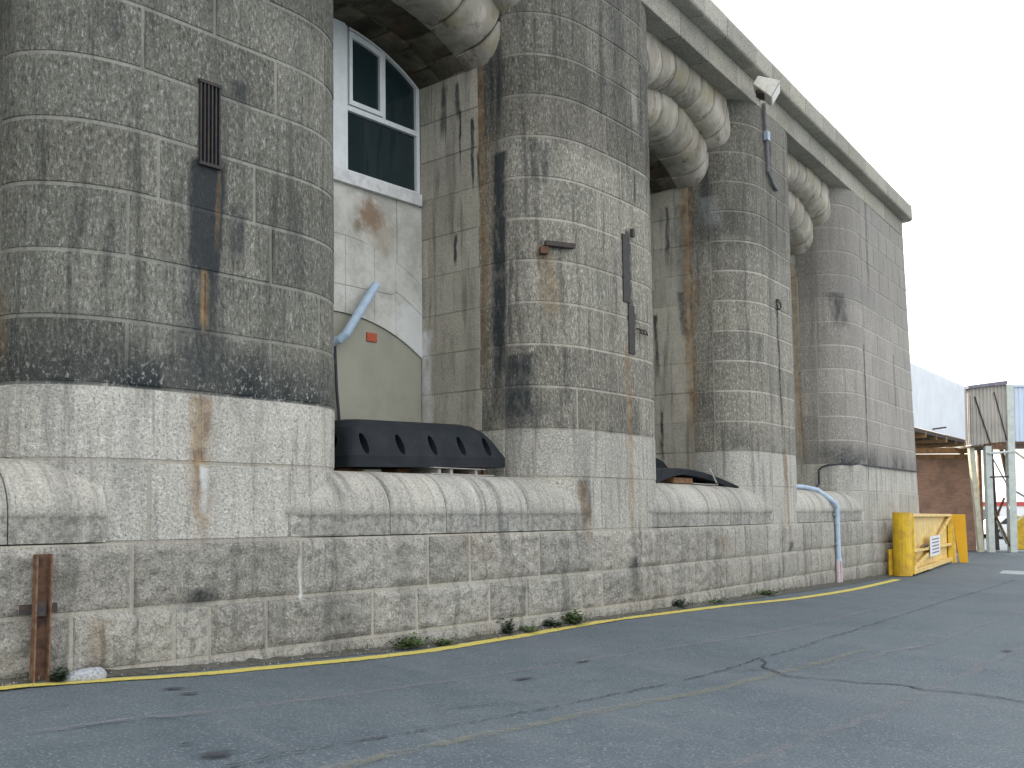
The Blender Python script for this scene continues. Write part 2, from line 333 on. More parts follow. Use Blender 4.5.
# ------------------------------------------------------------------ masonry
FORT=empty('granite_fort',W(0,0,-1.52),'long weathered granite fort wall with rounded piers, deep arched bays and a projecting cornice','fort')
def psurf(P): 
    def f(u,z,d):
        s,o=pier_so(P,u); e=.02; s1,o1=pier_so(P,u-e); s2,o2=pier_so(P,u+e)
        ts,to=s2-s1,o2-o1; L=math.hypot(ts,to) or 1; ns,no=-to/L,ts/L
        if P[1]>17 and s>P[1]-.5: 
            ns,no=(0,1) if u<P[1] else (1,0)
        return W(s+ns*d,o+no*d,z)
    return f
def wsurf(u,z,d): return W(u,d,z)
def patch(name,surf,u0,u1,z0,z1,mat,parent,nu=None,nv=3,gap=.012,dep=.014,bev=.010,rough=0,margin=.03,raise_=0,seed=0,uvz=None):
    if isinstance(mat,list): mat=mat[region((u0+u1)/2)]
    L=u1-u0
    nu=nu or max(2,int(L/.22))
    us=[u0+gap/2,u0+gap/2,u0+gap/2+bev]+([u0+gap/2+margin] if rough else [])
    ue=[u1-gap/2,u1-gap/2,u1-gap/2-bev]+([u1-gap/2-margin] if rough else [])
    vs_=[z0+gap/2,z0+gap/2,z0+gap/2+bev]+([z0+gap/2+margin] if rough else [])
    ve=[z1-gap/2,z1-gap/2,z1-gap/2-bev]+([z1-gap/2-margin] if rough else [])
    iu=[us[-1]+(ue[-1]-us[-1])*i/nu for i in range(1,nu)]; iv=[vs_[-1]+(ve[-1]-vs_[-1])*i/nv for i in range(1,nv)]
    A=us+iu+ue[::-1]; B=vs_+iv+ve[::-1]
    na,nb=len(A),len(B); V=[];UV=[]
    k=4 if rough else 3
    rn=random.Random(seed)
    tu,tz,td=rn.uniform(-.005,.005),rn.uniform(-.005,.005),rn.uniform(-.001,.004)
    for j in range(nb):
        for i in range(na):
            ri=min(i,na-1-i); rj=min(j,nb-1-j); r=min(ri,rj)
            if r==0: d=-.06
            elif r==1: d=-dep
            elif r==2: d=0
            else: d=0
            u,z=A[i],B[j]
            if r==2 and rough: d-=.004*abs(noise.noise(Vector((u*11,z*11,seed))))*2
            if r>=2: d+=td+tu*((u-u0)/L-.5)+tz*((z-z0)/(z1-z0)-.5)
            if rough and r>=3:
                d+=rn.uniform(0,.002)
                if r>3 or True:
                    q=noise.fractal(Vector((u*8+seed*3.1,z*8,seed*.7)),.7,2.1,4)
                    q2=noise.noise(Vector((u*2.2+seed,z*2.5,seed*1.7)))
                    e=1 if r>=4 else .3
                    d+=e*max(-.004,raise_+rough*(q*.6+q2*.5))
            V.append(surf(u,z,d)); UV.append((u,z if uvz is None else uvz(z)))
    F=[(j*na+i,j*na+i+1,(j+1)*na+i+1,(j+1)*na+i) for j in range(nb-1) for i in range(na-1)]
    o=split_mesh(name,V,F,UV,[2<=i<na-3 and 2<=j<nb-3 for j in range(nb-1) for i in range(na-1)],mat,parent)
    return o
def sheet(name,surf,us,zs,mat,parent,d=-.013,uvz=None,**k):
    V=[surf(u,z,d) for z in zs for u in us]; UV=[(u,z if uvz is None else uvz(z)) for z in zs for u in us]; n=len(us)
    F=[(j*n+i,j*n+i+1,(j+1)*n+i+1,(j+1)*n+i) for j in range(len(zs)-1) for i in range(n-1)]
    o=mesh(name,V,F,mat,parent,smooth=True,uv=UV,**k)
    if isinstance(mat,list): o.data.polygons.foreach_set('material_index',[region((us[i]+us[i+1])/2) for j in range(len(zs)-1) for i in range(n-1)])
    return o
def lin(a,b,n): return [a+(b-a)*i/n for i in range(n+1)]
ZB,ZC,ZD=-.84,-1.33,-1.80
seedc=[0]
def sd_(): seedc[0]+=1; return seedc[0]
# plinth: three irregular courses of rock-faced blocks
plinth=sheet('plinth',wsurf,lin(-15,17.7,70),[-2.3,-1.8,-1.3,-.8,ZA],M['mortar'],FORT,d=-.012)
AB=[-15,-13.7,-12.5,-11.2,-10.1,-9.3,-8.48,-7.7,-5.9,-4.13,-3.44,-2.14,-1.04,-.5,1.01,2.56,3.25,4.28,5.38,6.09,7.45,8.63,9.55,10.6,11.77,12.75,13.9,15,16.3,17.7]
BC=[-15,-13.2,-12.1,-10.8,-9.6,-8.23,-7.3,-6.94,-6.32,-4.96,-4.31,-3.1,-2.4,-1.25,-.78,.08,1.26,2.1,3.38,4.08,5.1,6.19,7.03,7.72,9.57,10.33,11.5,12.69,13.82,15.1,16.4,17.7]
CD=[-15,-13.5,-12,-10.5,-9.2,-8.1,-7.44,-6.51,-5.54,-4.65,-3.28,-2.55,-1.2,.16,1.23,2.15,3.31,4.8,6.18,7.81,8.9,9.89,11.2,12.36,13.6,15,16.4,17.7]
for r,(J,z0,z1) in enumerate(((AB,ZB,ZA),(BC,ZC,ZB),(CD,ZD,ZC))):
    for a,b in zip(J,J[1:]):
        if b<-10.2: continue
        n=sd_(); big=(b-a)>.5
        patch_mat=M['plinth']; n=sd_(); rg,ra=.052,.022
        if r==1 and a==-7.3: patch_mat,rg,ra=M['roll'],.004,0
        far=a>3
        patch('plinth_block',wsurf,a,b,z0,z1-(0),patch_mat,plinth,nu=max(4,int((b-a)/(.075 if far else .034))),nv=6 if far else 15,gap=.030,dep=.018,bev=.010,rough=rg*(.7 if far else 1),margin=.028,raise_=ra*(.6 if r==2 else 1),seed=n)
# sill course: flat blocks under the piers, bull-nosed coping blocks across the bays
RV,RR=.24,.47
RT=ZA+RV+RR*math.pi/2
def roll(u,v,d):
    if v<ZA+RV: return W(u,.004+d,v)
    t=(v-ZA-RV)/RR
    if t<=math.pi/2: return W(u,.004-RR*(1-math.cos(t))+d*math.cos(t),ZA+RV+RR*math.sin(t)+d*math.sin(t))
    return W(u,.004-RR-(t-math.pi/2)*RR,HT+d)
def rollz(v):
    t=max(0,min(math.pi/2,(v-ZA-RV)/RR)); return v if v<ZA+RV else ZA+RV+RR*math.sin(t)
def coping(J,parent):
    for a,b in zip(J,J[1:]):
        n=sd_()
        # rough lower band
        L=b-a; A=[a+.006,a+.006,a+.02]+[a+.02+(L-.04)*i/7 for i in range(1,7)]+[b-.02,b-.006,b-.006]
        B=[ZA+.012,ZA+.012,ZA+.03]+[ZA+.03+(RV-.05)*i/4 for i in range(1,4)]+[ZA+RV-.015,ZA+RV,]+[ZA+RV+RR*math.pi/2*i/9 for i in range(1,10)]+[RT+1.9]
        V=[];UV=[];rn=random.Random(n); td=rn.uniform(-.006,.006); tu=rn.uniform(-.014,.014)
        for j,v in enumerate(B):
            for i,u in enumerate(A):
                e=min(i,len(A)-1-i); d=0
                if e==0 or j==0: d=-.07
                elif e==1 or j==1: d=-.012
                else:
                    d=td+tu*((u-a)/L-.5)
                    if v<ZA+RV-.01: d+=-.012+.012*noise.fractal(Vector((u*9,v*9,n)),.8,2,3)
                    else: d+=.006*noise.noise(Vector((u*3,v*3,n)))
                V.append(roll(u,v,d)); UV.append((u,rollz(v)))
        na=len(A); F=[(j*na+i,j*na+i+1,(j+1)*na+i+1,(j+1)*na+i) for j in range(len(B)-1) for i in range(na-1)]
        split_mesh('coping_block',V,F,UV,[2<=i<na-3 and j>=2 for j in range(len(B)-1) for i in range(na-1)],M['roll'][region((a+b)/2)],parent)
BAYS=[(-11.65,-8.55,[-12.65,-11.6,-10.6,-9.7,-8.75,-7.93]),(-5.05,-1.97,[-6.12,-4.7,-3.83,-3.15,-2.36,-.98]),(1.45,4.74,[.46,1.83,2.82,3.64,4.56,5.72]),(7.93,11.0,[6.93,8.31,9.1,10.0,10.92,11.98])]
# piers
ROWS=[(ZA,HT),(HT,HJ[0])]+[(HJ[i],HJ[i+1]) for i in range(11)]+[(HJ[11],7.80)]
OBS={1:{0:[-7.93,-6.12],1:[-7.05,-5.5],2:[-7.76,-6.27],3:[-7.02,-5.6],4:[-7.76,-6.27],5:[-7.48,-6.46],6:[-7.07,-5.6],7:[-7.64,-6.21],8:[-6.91,-5.5],9:[-7.6,-6.3],10:[-7.0,-5.6],11:[-7.7,-6.3],12:[-7.1],13:[-7.5,-6.2]},
 2:{0:[-.78,.46],1:[-1.9,.35],2:[-1.25,.31],3:[-.3,.95],4:[-.64,.55],5:[-.47,.62],6:[.27,1.0],7:[-.73,.6],8:[-.12,.9],9:[-.5,.7],10:[.18,.95],11:[-.81,.5],12:[.43,1.0],13:[-.6,.6]}}
def tone(parent,row): return M['light'] if row<2 else M['pier']
for pi,P in enumerate(PIERS):
    sl,sr=P; f0=sl+EA; f1=sr-EA if sr<17 else sr; S=psurf(P)
    back=f0-EL-(DEP-EB); arc0=f0-EL; arc1=f1+EL if sr<17 else sr
    us=lin(back-.3,arc0,6)[:-1]+lin(arc0,f0,16)[:-1]+lin(f0,f1,6)[:-1]+(lin(f1,arc1,16)+lin(arc1,arc1+DEP-EB+.3,4)[1:] if sr<17 else [])
    us=sorted(set(round(x,4) for x in us if sr<17 or x<12.6)|({12.55} if sr>17 else set()))
    pc=sheet('pier' if sr<17 else 'end_pier',S,us,lin(-1.8,7.8,14),M['mortar_dark'],FORT,d=-.0075)
    if pi==0: continue
    for r,(z0,z1) in enumerate(ROWS):
        rn=random.Random(pi*100+r)
        if sr<17:
            mid=OBS.get(pi,{}).get(r)
            if mid is None:
                mid=[f0+rn.uniform(-.25,.15),f1+rn.uniform(-.1,.2)] if r%2 else [f0+rn.uniform(.55,.75),f1+rn.uniform(.4,.7)]
            J=[arc0]+mid+[f1+EL]
            if r==0: J=[arc0,f0+.0]+[m for m in mid if f0+.1<m<f1-.1]+[f1,f1+EL]
        else:
            J=[arc0,f0+(.0 if r==0 else (.35 if r%2 else .1)),12.49]
        mt=tone(None,r); 
        for a,b in zip(J,J[1:]):
            patch('pier_block',S,a,b,z0,z1,mt,pc,nu=max(3,int((b-a)/.13)),gap=.027,dep=.014,bev=.007,nv=3,seed=sd_())
        if r>=1:
            rj=arc0-.42+rn.uniform(-.02,.02); m=rj-(.55 if r%2 else .95)+rn.uniform(-.1,.1)
            for a,b in ((back-.02,m),(m,rj),(rj,arc0)):
                if r<=1 or pi>0: patch('reveal_block',S,a,b,z0,z1,M['reveal'] if b<arc0-.1 else (M['pier'] if r>1 else M['light']),pc,nu=3,nv=2,gap=.010,dep=.014,bev=.006,seed=sd_())
# plain ashlar end wall beyond the last pier
def slant(u,z,d):
    k=(u-12.49)/(17.7-12.49); e=-.105*(z-.5)
    if u<=17.7: return W(u+max(0,k)*e,d,z)
    return W(17.7+e+d,-(u-17.7),z)
endw=sheet('end_wall',slant,[12.45,14,16,17.68,17.72,20,23,28,31],lin(ZA,7.79,6),M['mortar_dark'],FORT,d=-.0075)
S4=psurf(PIERS[4])
def slant(u,z,d):
    k=(u-12.49)/(17.7-12.49); e=-.105*(z-.5)
    if u<=17.7: return W(u+max(0,k)*e,d,z)
    return W(17.7+e+d,-(u-17.7),z)
for r,(z0,z1) in enumerate(ROWS):
    rn=random.Random(900+r); L=[12.5]
    n=5
    for i in range(1,n): L.append(12.5+5.2*i/n+(.26 if r%2 else -.22)+rn.uniform(-.1,.1))
    L.append(17.7)
    for a,b in zip(L,L[1:]): patch('ashlar_block',slant,a,b,z0,z1,M['light'] if r<2 else M['pier'],endw,nu=3,nv=2,gap=.032,dep=.014,bev=.008,seed=sd_())
    Q=[17.7,18.3+.5*(r%2),19.6+.4*(r%2),21]
    for a,b in zip(Q,Q[1:]): patch('ashlar_block',slant,a,b,z0,z1,M['light'] if r<2 else M['pier'],endw,nu=2,nv=2,gap=.032,dep=.014,bev=.008,seed=sd_())
# fascia course running straight over piers and bays
FZ0,FZ1,CZ1=7.80,8.24,8.66
def fsurf(u,z,d): return W(u-(.105*(z-.5)*max(0,min(1,(u-12.49)/5.2))),d,z)
fas=sheet('fascia_course',fsurf,lin(-15,17.65,60),[FZ0+.01,FZ1],M['mortar_dark'],FORT,d=-.02)
u=-10.4; k=0
while u<17.6:
    L=random.uniform(.95,1.35); b=min(17.7,u+L)
    if 17.7-b<.5: b=17.7
    n=sd_(); bm=MB(); V=[]
    g=.006
    ends=(u+g,b-g)
    p=[]
    for z in (FZ0,FZ1):
        for uu,oo in ((ends[0],-.72),(ends[1],-.72),(ends[1],random.uniform(-.002,.004)),(ends[0],random.uniform(-.002,.004))): p.append(fsurf(uu,z,oo))
    bm.hexa(p); o=bm.build('fascia_block',M['cornice'],fas,bevel=.01)
    u=b; k+=1
# cornice
cor=None
cl=[-10.4]
for x in (-9.2,-8,-6.9,-5.6,-4.5,-3.2,-2.1,-.8,.3,1.4,2.4,3.38,4.76,5.63,6.6,7.57,8.77,9.7,10.71,12.13,13.3,14.5,15.6): cl.append(x)
cor=sheet('cornice',fsurf,lin(-15,17.6,60),[FZ1+.01,CZ1-.02],M['mortar_dark'],FORT,d=.20)
for i,(a,b) in enumerate(zip(cl,cl[1:]+[17.75])):
    g=.005; jz=random.uniform(-.008,.012)
    bm=MB(); p=[]
    prof=[(-.75,FZ1),(.24,FZ1),(.27,FZ1+.03),(.28,CZ1-.08),(.24,CZ1+jz),(-.75,CZ1+.02)]
    A=[fsurf(a+g,z,o) for o,z in prof]; 
    if b<17.7: Bq=[fsurf(b-g,z,o) for o,z in prof]; bm.prism(A,Bq)
    else:
        # rounded end block
        bm.prism(A,[fsurf(b-.05,z,o) for o,z in prof])
        pr=[]
        for t in range(6):
            an=t/5*math.pi/2; pr.append((.28*math.sin(an),.28*math.cos(an)))
        lo=[fsurf(b-.05,FZ1,-.75)]+[fsurf(b-.05+q[0]*.9,FZ1,q[1]-.0) for q in pr]+[fsurf(b-.05+.25,FZ1,-.75)]
        hi=[fsurf(b-.05,CZ1,-.75)]+[fsurf(b-.05+q[0]*1.0,CZ1,q[1]-.0) for q in pr]+[fsurf(b-.05+.28,CZ1,-.75)]
        bm.prism(lo,hi)
    bm.build('cornice_block',M['cornice'],cor,bevel=.018)
# arched bays
def infillmat():
    m,h,b=newmat('lime_render'); p=h.pos(); n=h.noise(p,3,6,.65)
    c=h.mix(h.mr(n,.38,.66),(.60,.59,.54),(.44,.43,.385)); c=h.mix(h.m('MULTIPLY',h.mr(h.noise(p,26,4,.7),.58,.68),.45),c,(.24,.23,.2))
    def spot(at,r0,r1,col,k,sq=(1,1,1)):
        nonlocal c
        d=h.n('ShaderNodeVectorMath',operation='DISTANCE'); h._in(d.inputs[0],h.vec(p,sq)); d.inputs[1].default_value=tuple(a*q for a,q in zip(at,sq))
        v=h.m('ADD',d.outputs[1],h.m('MULTIPLY',h.m('SUBTRACT',h.noise(p,7,6,.75),.5),1.1*r1)); c=h.mix(h.m('MULTIPLY',h.mr(v,r0,r1,1.,0.),k),c,col)
    spot(W(-2.95,-2.28,4.10),.08,.36,(.20,.10,.045),.8); spot(W(-2.75,-2.28,3.85),.08,.4,(.26,.20,.12),.5); spot(W(-3.2,-2.28,3.9),.02,.14,(.16,.12,.06),.7)
    spot(W(-2.1,-2.28,2.55),.25,.6,(.74,.75,.74),.7)
    h._in(b.inputs['Base Color'],c); b.inputs['Roughness'].default_value=.92; h._in(b.inputs['Normal'],h.bump(h.m('ADD',h.noise(p,22,5,.7),n),.5,.02)); return m
M['infill']=infillmat()
M['infill_low']=simple('buff_render',(.36,.35,.285),.9,var=.12,vs=2.5,bump=.2,bs=25,c2=(.31,.305,.25))
M['frame']=simple('white_window_paint',(.74,.77,.78),.45,var=.06,vs=8,bump=.03)
M['sill']=simple('white_sill_paint',(.70,.70,.69),.6,var=.15,vs=9,bump=.1)
def glassmat():
    m,h,b=newmat('window_glass'); b.inputs['Base Color'].default_value=(.016,.030,.034,1); b.inputs['Roughness'].default_value=.05
    b.inputs['Specular IOR Level'].default_value=.6
    h._in(b.inputs['Normal'],h.bump(h.noise(h.pos(),1.2,2),.12,.05)); return m
M['glass']=glassmat()
def arc_z(x,half,spring,rise):
    R=(half*half+rise*rise)/(2*rise); x=max(-half*1.25,min(half*1.25,x)); return spring+rise-R+math.sqrt(max(0,R*R-x*x))
def ring(name,parent,sc,half,spring,rise,of,rb,oback,thick,n,mat,ztop=None,ext=.22):
    R=(half*half+rise*rise)/(2*rise); zc=spring+rise-R; am=math.asin(min(.99,(half+ext)/R))
    prof=[]
    prof.append((oback,0));prof.append((of-rb,0))
    for t in range(1,9):
        a=t/8*math.pi/2; prof.append((of-rb+rb*math.sin(a),rb-rb*math.cos(a)))
    prof.append((of+.0,rb+.1)); prof.append((of-.02,thick*.85)); prof.append((of-.06,thick)); prof.append((oback,thick))
    for q in range(n):
        a0=-am+2*am*q/n; a1=-am+2*am*(q+1)/n; sdn=sd_(); rn=random.Random(sdn); ex=rn.uniform(-.012,.016); er=rn.uniform(-.012,.012)
        V=[];T=[0,.04,.15,.5,.85,.96,1]
        for t in T:
            an=a0+(a1-a0)*(.012+.976*t); e=abs(2*t-1); sh=-.018*e**6-(.03 if e>.99 else 0)
            for j,(o,r) in enumerate(prof):
                # push inward of the section near the joints to make pillowed stones
                oo=o; rr=r
                if 1<=j<=len(prof)-2: oo=o+ex+sh; rr=r-er-(sh if j<8 else 0)
                if j==1: oo=o
                w_=.014*noise.noise(Vector((an*9,j*.6,sdn)))+.008*noise.noise(Vector((an*30,j*1.6,sdn)))
                RR_=R+rr+w_; s=sc+RR_*math.sin(an); z=zc+RR_*math.cos(an)
                if ztop: z=min(z,ztop)
                V.append(W(s,oo,z))
        m=len(prof); F=[(i*m+j,(i+1)*m+j,(i+1)*m+(j+1)%m,i*m+(j+1)%m) for i in range(len(T)-1) for j in range(m)]
        F+= [tuple(range(m)),tuple((len(T)-1)*m+j for j in range(m))[::-1]]
        nt_=len(T); sm=[0<i<nt_-2 for i in range(nt_-1) for j in range(m)]+[False,False]
        o=split_mesh(name,V,F,None,sm,mat,parent)
def slab(name,parent,s0,s1,f0,f1,o,mat,n=8,th=.12,gap=.006,d=0):
    """upright wall stone between two height curves"""
    V=[];ss=lin(s0+gap/2,s1-gap/2,n)
    for oo in (o-th,o+d):
        for s in ss: V.append(W(s,oo,f0(s)+gap/2))
        for s in reversed(ss): V.append(W(s,oo,f1(s)-gap/2))
    m=len(ss)*2
    F=[(i,i+1,m-2-i,m-1-i) for i in range(len(ss)-1)]+[tuple(x+m for x in (m-1-i,m-2-i,i+1,i)) for i in range(len(ss)-1)]
    F+=[(i,(i+1)%m,m+(i+1)%m,m+i) for i in range(m)]
    return MB().add(V,F).build(name,mat,parent)
def bay(bi,sl,sr,J):
    sc=(sl+sr)/2; half=(sr-sl)/2
    coping(J,plinth)
    b=MB(); b.hexa([W(sl-.1,-2.75,HT-.25),W(sr+.1,-2.75,HT-.25),W(sr+.1,-.5,HT-.25),W(sl-.1,-.5,HT-.25),W(sl-.1,-2.75,HT-.006),W(sr+.1,-2.75,HT-.006),W(sr+.1,-.5,HT-.006),W(sl-.1,-.5,HT-.006)])
    fl=b.build('bay_floor',M['roll'][region(sc)],FORT)
    OB=-2.28
    # back wall: lower blocked arch, middle arch band, upper panel
    c1=lambda s: arc_z(s-sc,half,2.20,.47); c2=lambda s: arc_z(s-sc,half,3.26,.47); z_s=4.43
    bw=slab('bay_back_wall',FORT,sl-.05,sr+.05,lambda s:HT-.1,lambda s:z_s,OB-.06,M['infill'],n=2,th=.25)
    slab('lower_infill',bw,sl+.0,sr-.0,lambda s:HT,c1,OB-.03,M['infill_low'],n=14,th=.10)
    cuts=[sl,sc-1.0,sc-.42,sc+.10,sc+.62,sc+1.02,sr]
    for i,(a,e) in enumerate(zip(cuts,cuts[1:])):
        mz=lambda s: max(c1(s)+.04,3.05-.0*s) if abs(s-sc)<1.0 else (c1(s)+c2(s))/2+.1
        slab('infill_stone',bw,a,e,c1,mz,OB,M['infill'],n=5,th=.10)
        a2,e2=a,e
        slab('infill_stone',bw,a2,e2,mz,c2,OB+.004,M['infill'],n=5,th=.10)
    cuts=[sl,sc-.95,sc-.35,sc+.42,sc+1.05,sr]
    for i,(a,e) in enumerate(zip(cuts,cuts[1:])):
        slab('infill_stone',bw,a,e,c2,lambda s:z_s,OB+random.uniform(-.004,.01),M['infill'],n=5,th=.10)
    # lower arch, then the upper one a step forward
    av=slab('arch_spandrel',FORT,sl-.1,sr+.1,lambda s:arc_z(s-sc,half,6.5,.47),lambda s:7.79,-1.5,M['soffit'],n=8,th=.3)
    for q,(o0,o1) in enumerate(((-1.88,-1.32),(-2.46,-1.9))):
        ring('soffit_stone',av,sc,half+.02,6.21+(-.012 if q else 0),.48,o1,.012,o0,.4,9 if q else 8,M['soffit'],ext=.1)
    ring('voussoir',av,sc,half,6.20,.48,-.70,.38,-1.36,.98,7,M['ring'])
    ring('voussoir',av,sc,half,6.86,.42,-.33,.34,-1.0,.92,8,M['ring'],ztop=7.83)
    # window in the upper part
    fo=OB-.02; zb=4.60
    head=lambda s: arc_z(s-sc,half,6.20,.47)
    def strip(nm,a,e,f0,f1,o,mat,par,th=.07,n=8): return slab(nm,par,a,e,f0,f1,o,mat,n=n,th=th,gap=0)
    win=strip('window',sc-.11,sc+.11,lambda s:zb,head,fo+.03,M['frame'],FORT,th=.12,n=4)
    strip('sill',sl+.0,sr-.05,lambda s:4.43,lambda s:zb+.002,fo+.09,M['sill'],win,th=.2,n=2)
    for sg in (-1,1):
        X=lambda t: sc+sg*t        # t from centre outwards
        def st(nm,t0,t1,f0,f1,o,mat,par,th=.07,n=6):
            a,e=sorted((X(t0),X(t1))); return strip(nm,a,e,f0,f1,o,mat,par,th,n)
        tr=5.52
        st('frame_stile',.12,.17,lambda s:zb,head,fo,M['frame'],win,n=2)
        st('frame_stile',half-.07,half-.005,lambda s:zb,head,fo,M['frame'],win,n=3)
        st('transom',.17,half-.07,lambda s:tr-.035,lambda s:tr+.035,fo+.004,M['frame'],win,n=2)
        st('bottom_rail',.17,half-.07,lambda s:zb+.003,lambda s:zb+.055,fo+.003,M['frame'],win,n=2)
        st('head_rail',.20,half-.07,lambda s:head(s)-.035,head,fo+.003,M['frame'],win,n=10)
        st('mullion',.80,.86,lambda s:tr+.036,lambda s:head(s)-.035,fo+.006,M['frame'],win,n=2)
        g=st('pane',.16,half-.07,lambda s:zb+.05,lambda s:tr-.03,fo-.05,M['glass'],win,th=.01,n=2)
        g=st('pane',.86,half-.07,lambda s:tr+.03,lambda s:head(s)-.035,fo-.05,M['glass'],win,th=.01,n=8)
        cs=st('casement',.18,.235,lambda s:tr+.045,lambda s:head(s)-.07,fo+.03,M['frame'],win,n=2)
        st('casement_rail',.735,.79,lambda s:tr+.045,lambda s:head(s)-.07,fo+.03,M['frame'],win,n=2)
        st('casement_rail',.235,.735,lambda s:tr+.045,lambda s:tr+.11,fo+.029,M['frame'],win,n=2)
        st('casement_rail',.235,.735,lambda s:head(s)-.15,lambda s:head(s)-.07,fo+.029,M['frame'],win,n=4)
        st('pane',.23,.74,lambda s:tr+.1,lambda s:head(s)-.14,fo-.012,M['glass'],win,th=.01,n=4)
for bi,(a,b,J) in enumerate(BAYS): bay(bi,a,b,J)
# fort body behind the front, roof and rear walls
body=MB()
pts=[(-15,-.3),(-8,-.3),(-.7,-.3),(.7,-.3),(8,-.3),(16.7,-.3),(16.7,-13),(8,-13),(0,-13),(-15,-13)]
body.prism([W(s,o,CZ1-.25) for s,o in pts],[W(s,o,CZ1-.03) for s,o in pts])
body.build('roof',M['cornice'],FORT)
rw=MB()
for a,b in (((-15,-.2),(-15,-13)),((-15,-13),(0,-13)),((0,-13),(16.7,-13)),((17.55,-3),(17.0,-13))):
    p,q=W(*a,-1.9),W(*b,-1.9); p2,q2=W(*a,CZ1-.26),W(*b,CZ1-.26)
    n_=(Vector(q)-Vector(p)).cross(Vector((0,0,1))).normalized()*.4
    rw.hexa([Vector(p)-n_,Vector(q)-n_,Vector(q)+n_,Vector(p)+n_,Vector(p2)-n_,Vector(q2)-n_,Vector(q2)+n_,Vector(p2)+n_])
rw.build('rear_wall',M['cornice'],FORT)
# ------------------------------------------------------------------ quay road
def asphalt():
    m,h,b=newmat('asphalt'); p=h.pos()
    big=h.noise(p,.35,5,.6); med=h.noise(h.vec(p,(1,1,1)),3,6,.7); fin=h.noise(p,48,4,.8); ag=h.noise(p,160,2,.6)
    f=h.m('ADD',h.m('MULTIPLY',big,.55),h.m('MULTIPLY',med,.45))
    c=h.mix(h.mr(f,.36,.64),(.074,.100,.116),(.118,.147,.162))
    c=h.mix(h.m('MULTIPLY',h.mr(fin,.53,.64),.62),c,(.36,.38,.40))
    c=h.mix(h.m('MULTIPLY',h.mr(ag,.54,.66),.6),c,(.034,.038,.046))
    # tyre-worn lanes running along the wall
    g=h.n('ShaderNodeVectorRotate'); g.rotation_type='Z_AXIS'; h._in(g.inputs['Vector'],p); g.inputs['Angle'].default_value=math.radians(52.5-90+90)
    ln=h.noise(h.vec(g.outputs[0],(.05,.9,1)),1,4,.6); 
    c=h.mix(h.m('MULTIPLY',h.mr(ln,.45,.7),.28),c,(.17,.18,.195))
    ln2=h.noise(h.vec(g.outputs[0],(.12,2.6,1)),1,5,.7); c=h.mix(h.m('MULTIPLY',h.mr(ln2,.60,.72),.22),c,(.27,.275,.28))
    h._in(b.inputs['Base Color'],c); h._in(b.inputs['Roughness'],h.mr(med,.3,.7,.78,.92)); b.inputs['Specular IOR Level'].default_value=.3
    h._in(b.inputs['Normal'],h.bump(h.m('ADD',h.m('MULTIPLY',fin,.7),h.m('ADD',ag,h.m('MULTIPLY',med,1.2))),.55,.012)); return m
M['asphalt']=asphalt()
def axis(lo,hi,c,st):
    v=[c];d=st
    while v[-1]<hi: v.append(v[-1]+d); d=st if v[-1]-c<45 else d*1.35
    a=[c];d=st
    while a[-1]>lo: a.append(a[-1]-d); d=st if c-a[-1]<35 else d*1.35
    return sorted(set(a[1:]+v))
X_=axis(-1500,1500,5,1.0); Y_=axis(-1500,1500,18,1.0)
V=[(x,y,gz(x,y)+ZO) for y in Y_ for x in X_]; n=len(X_)
mesh('road',V,[(j*n+i,j*n+i+1,(j+1)*n+i+1,(j+1)*n+i) for j in range(len(Y_)-1) for i in range(n-1)],M['asphalt'],smooth=True,kind='structure')
def paint(name,c1,c2,wear0,wear1,sc=9,op=1.,soft=.35):
    m,h,b=newmat(name); p=h.pos()
    n_=h.noise(p,sc,6,.75); c=h.mix(h.mr(h.noise(p,40,3),.4,.7),c1,c2); h._in(b.inputs['Base Color'],c); b.inputs['Roughness'].default_value=.8
    uv=h.n('ShaderNodeUVMap'); uv.uv_map='UVMap'; sp=h.n('ShaderNodeSeparateXYZ'); h._in(sp.inputs[0],uv.outputs[0])
    ed=h.mr(h.m('ADD',h.m('ABSOLUTE',sp.outputs[0]),h.m('MULTIPLY',h.m('SUBTRACT',h.noise(p,30,5,.75),.5),.9)),1.-soft,1.,1.,0.)
    h._in(b.inputs['Alpha'],h.m('MULTIPLY',h.m('MULTIPLY',ed,op),h.mr(n_,wear0,wear1,1.,0.))); h._in(b.inputs['Normal'],h.bump(h.noise(p,70,3),.5,.01)); return m
M['yline']=paint('yellow_road_paint',(.60,.50,.10),(.44,.38,.11),.58,.74,12,1.,.25)
M['yfaint']=paint('worn_yellow_road_paint',(.28,.265,.18),(.23,.225,.17),.40,.66,7,.38,.6)
M['joint']=paint('pale_grit_line',(.25,.255,.26),(.2,.205,.215),.40,.66,6,.42,.7)
M['tar']=paint('dark_crack_fill',(.022,.025,.03),(.04,.042,.048),.50,.72,9,.9,.7)
M['tar2']=paint('fine_crack',(.03,.035,.04),(.05,.052,.058),.46,.62,6,.75,.8)
M['oil']=paint('dark_oil_patch',(.028,.032,.038),(.045,.045,.05),.55,.75,16,.8,.7)
M['dirt']=simple('gritty_dirt',(.10,.095,.08),.95,var=.3,vs=14,bump=.8,bs=60,c2=(.05,.05,.04))
def smoothpts(P,st):
    out=[]
    for i in range(len(P)-1):
        a,b=P[max(0,i-1)],P[i]; c,e=P[i+1],P[min(len(P)-1,i+2)]
        L=math.dist(b,c); m=max(1,int(L/st))
        for k in range(m):
            t=k/m; out.append(tuple(.5*((2*b[q])+(-a[q]+c[q])*t+(2*a[q]-5*b[q]+4*c[q]-e[q])*t*t+(-a[q]+3*b[q]-3*c[q]+e[q])*t**3) for q in (0,1)))
    out.append(P[-1]); return out
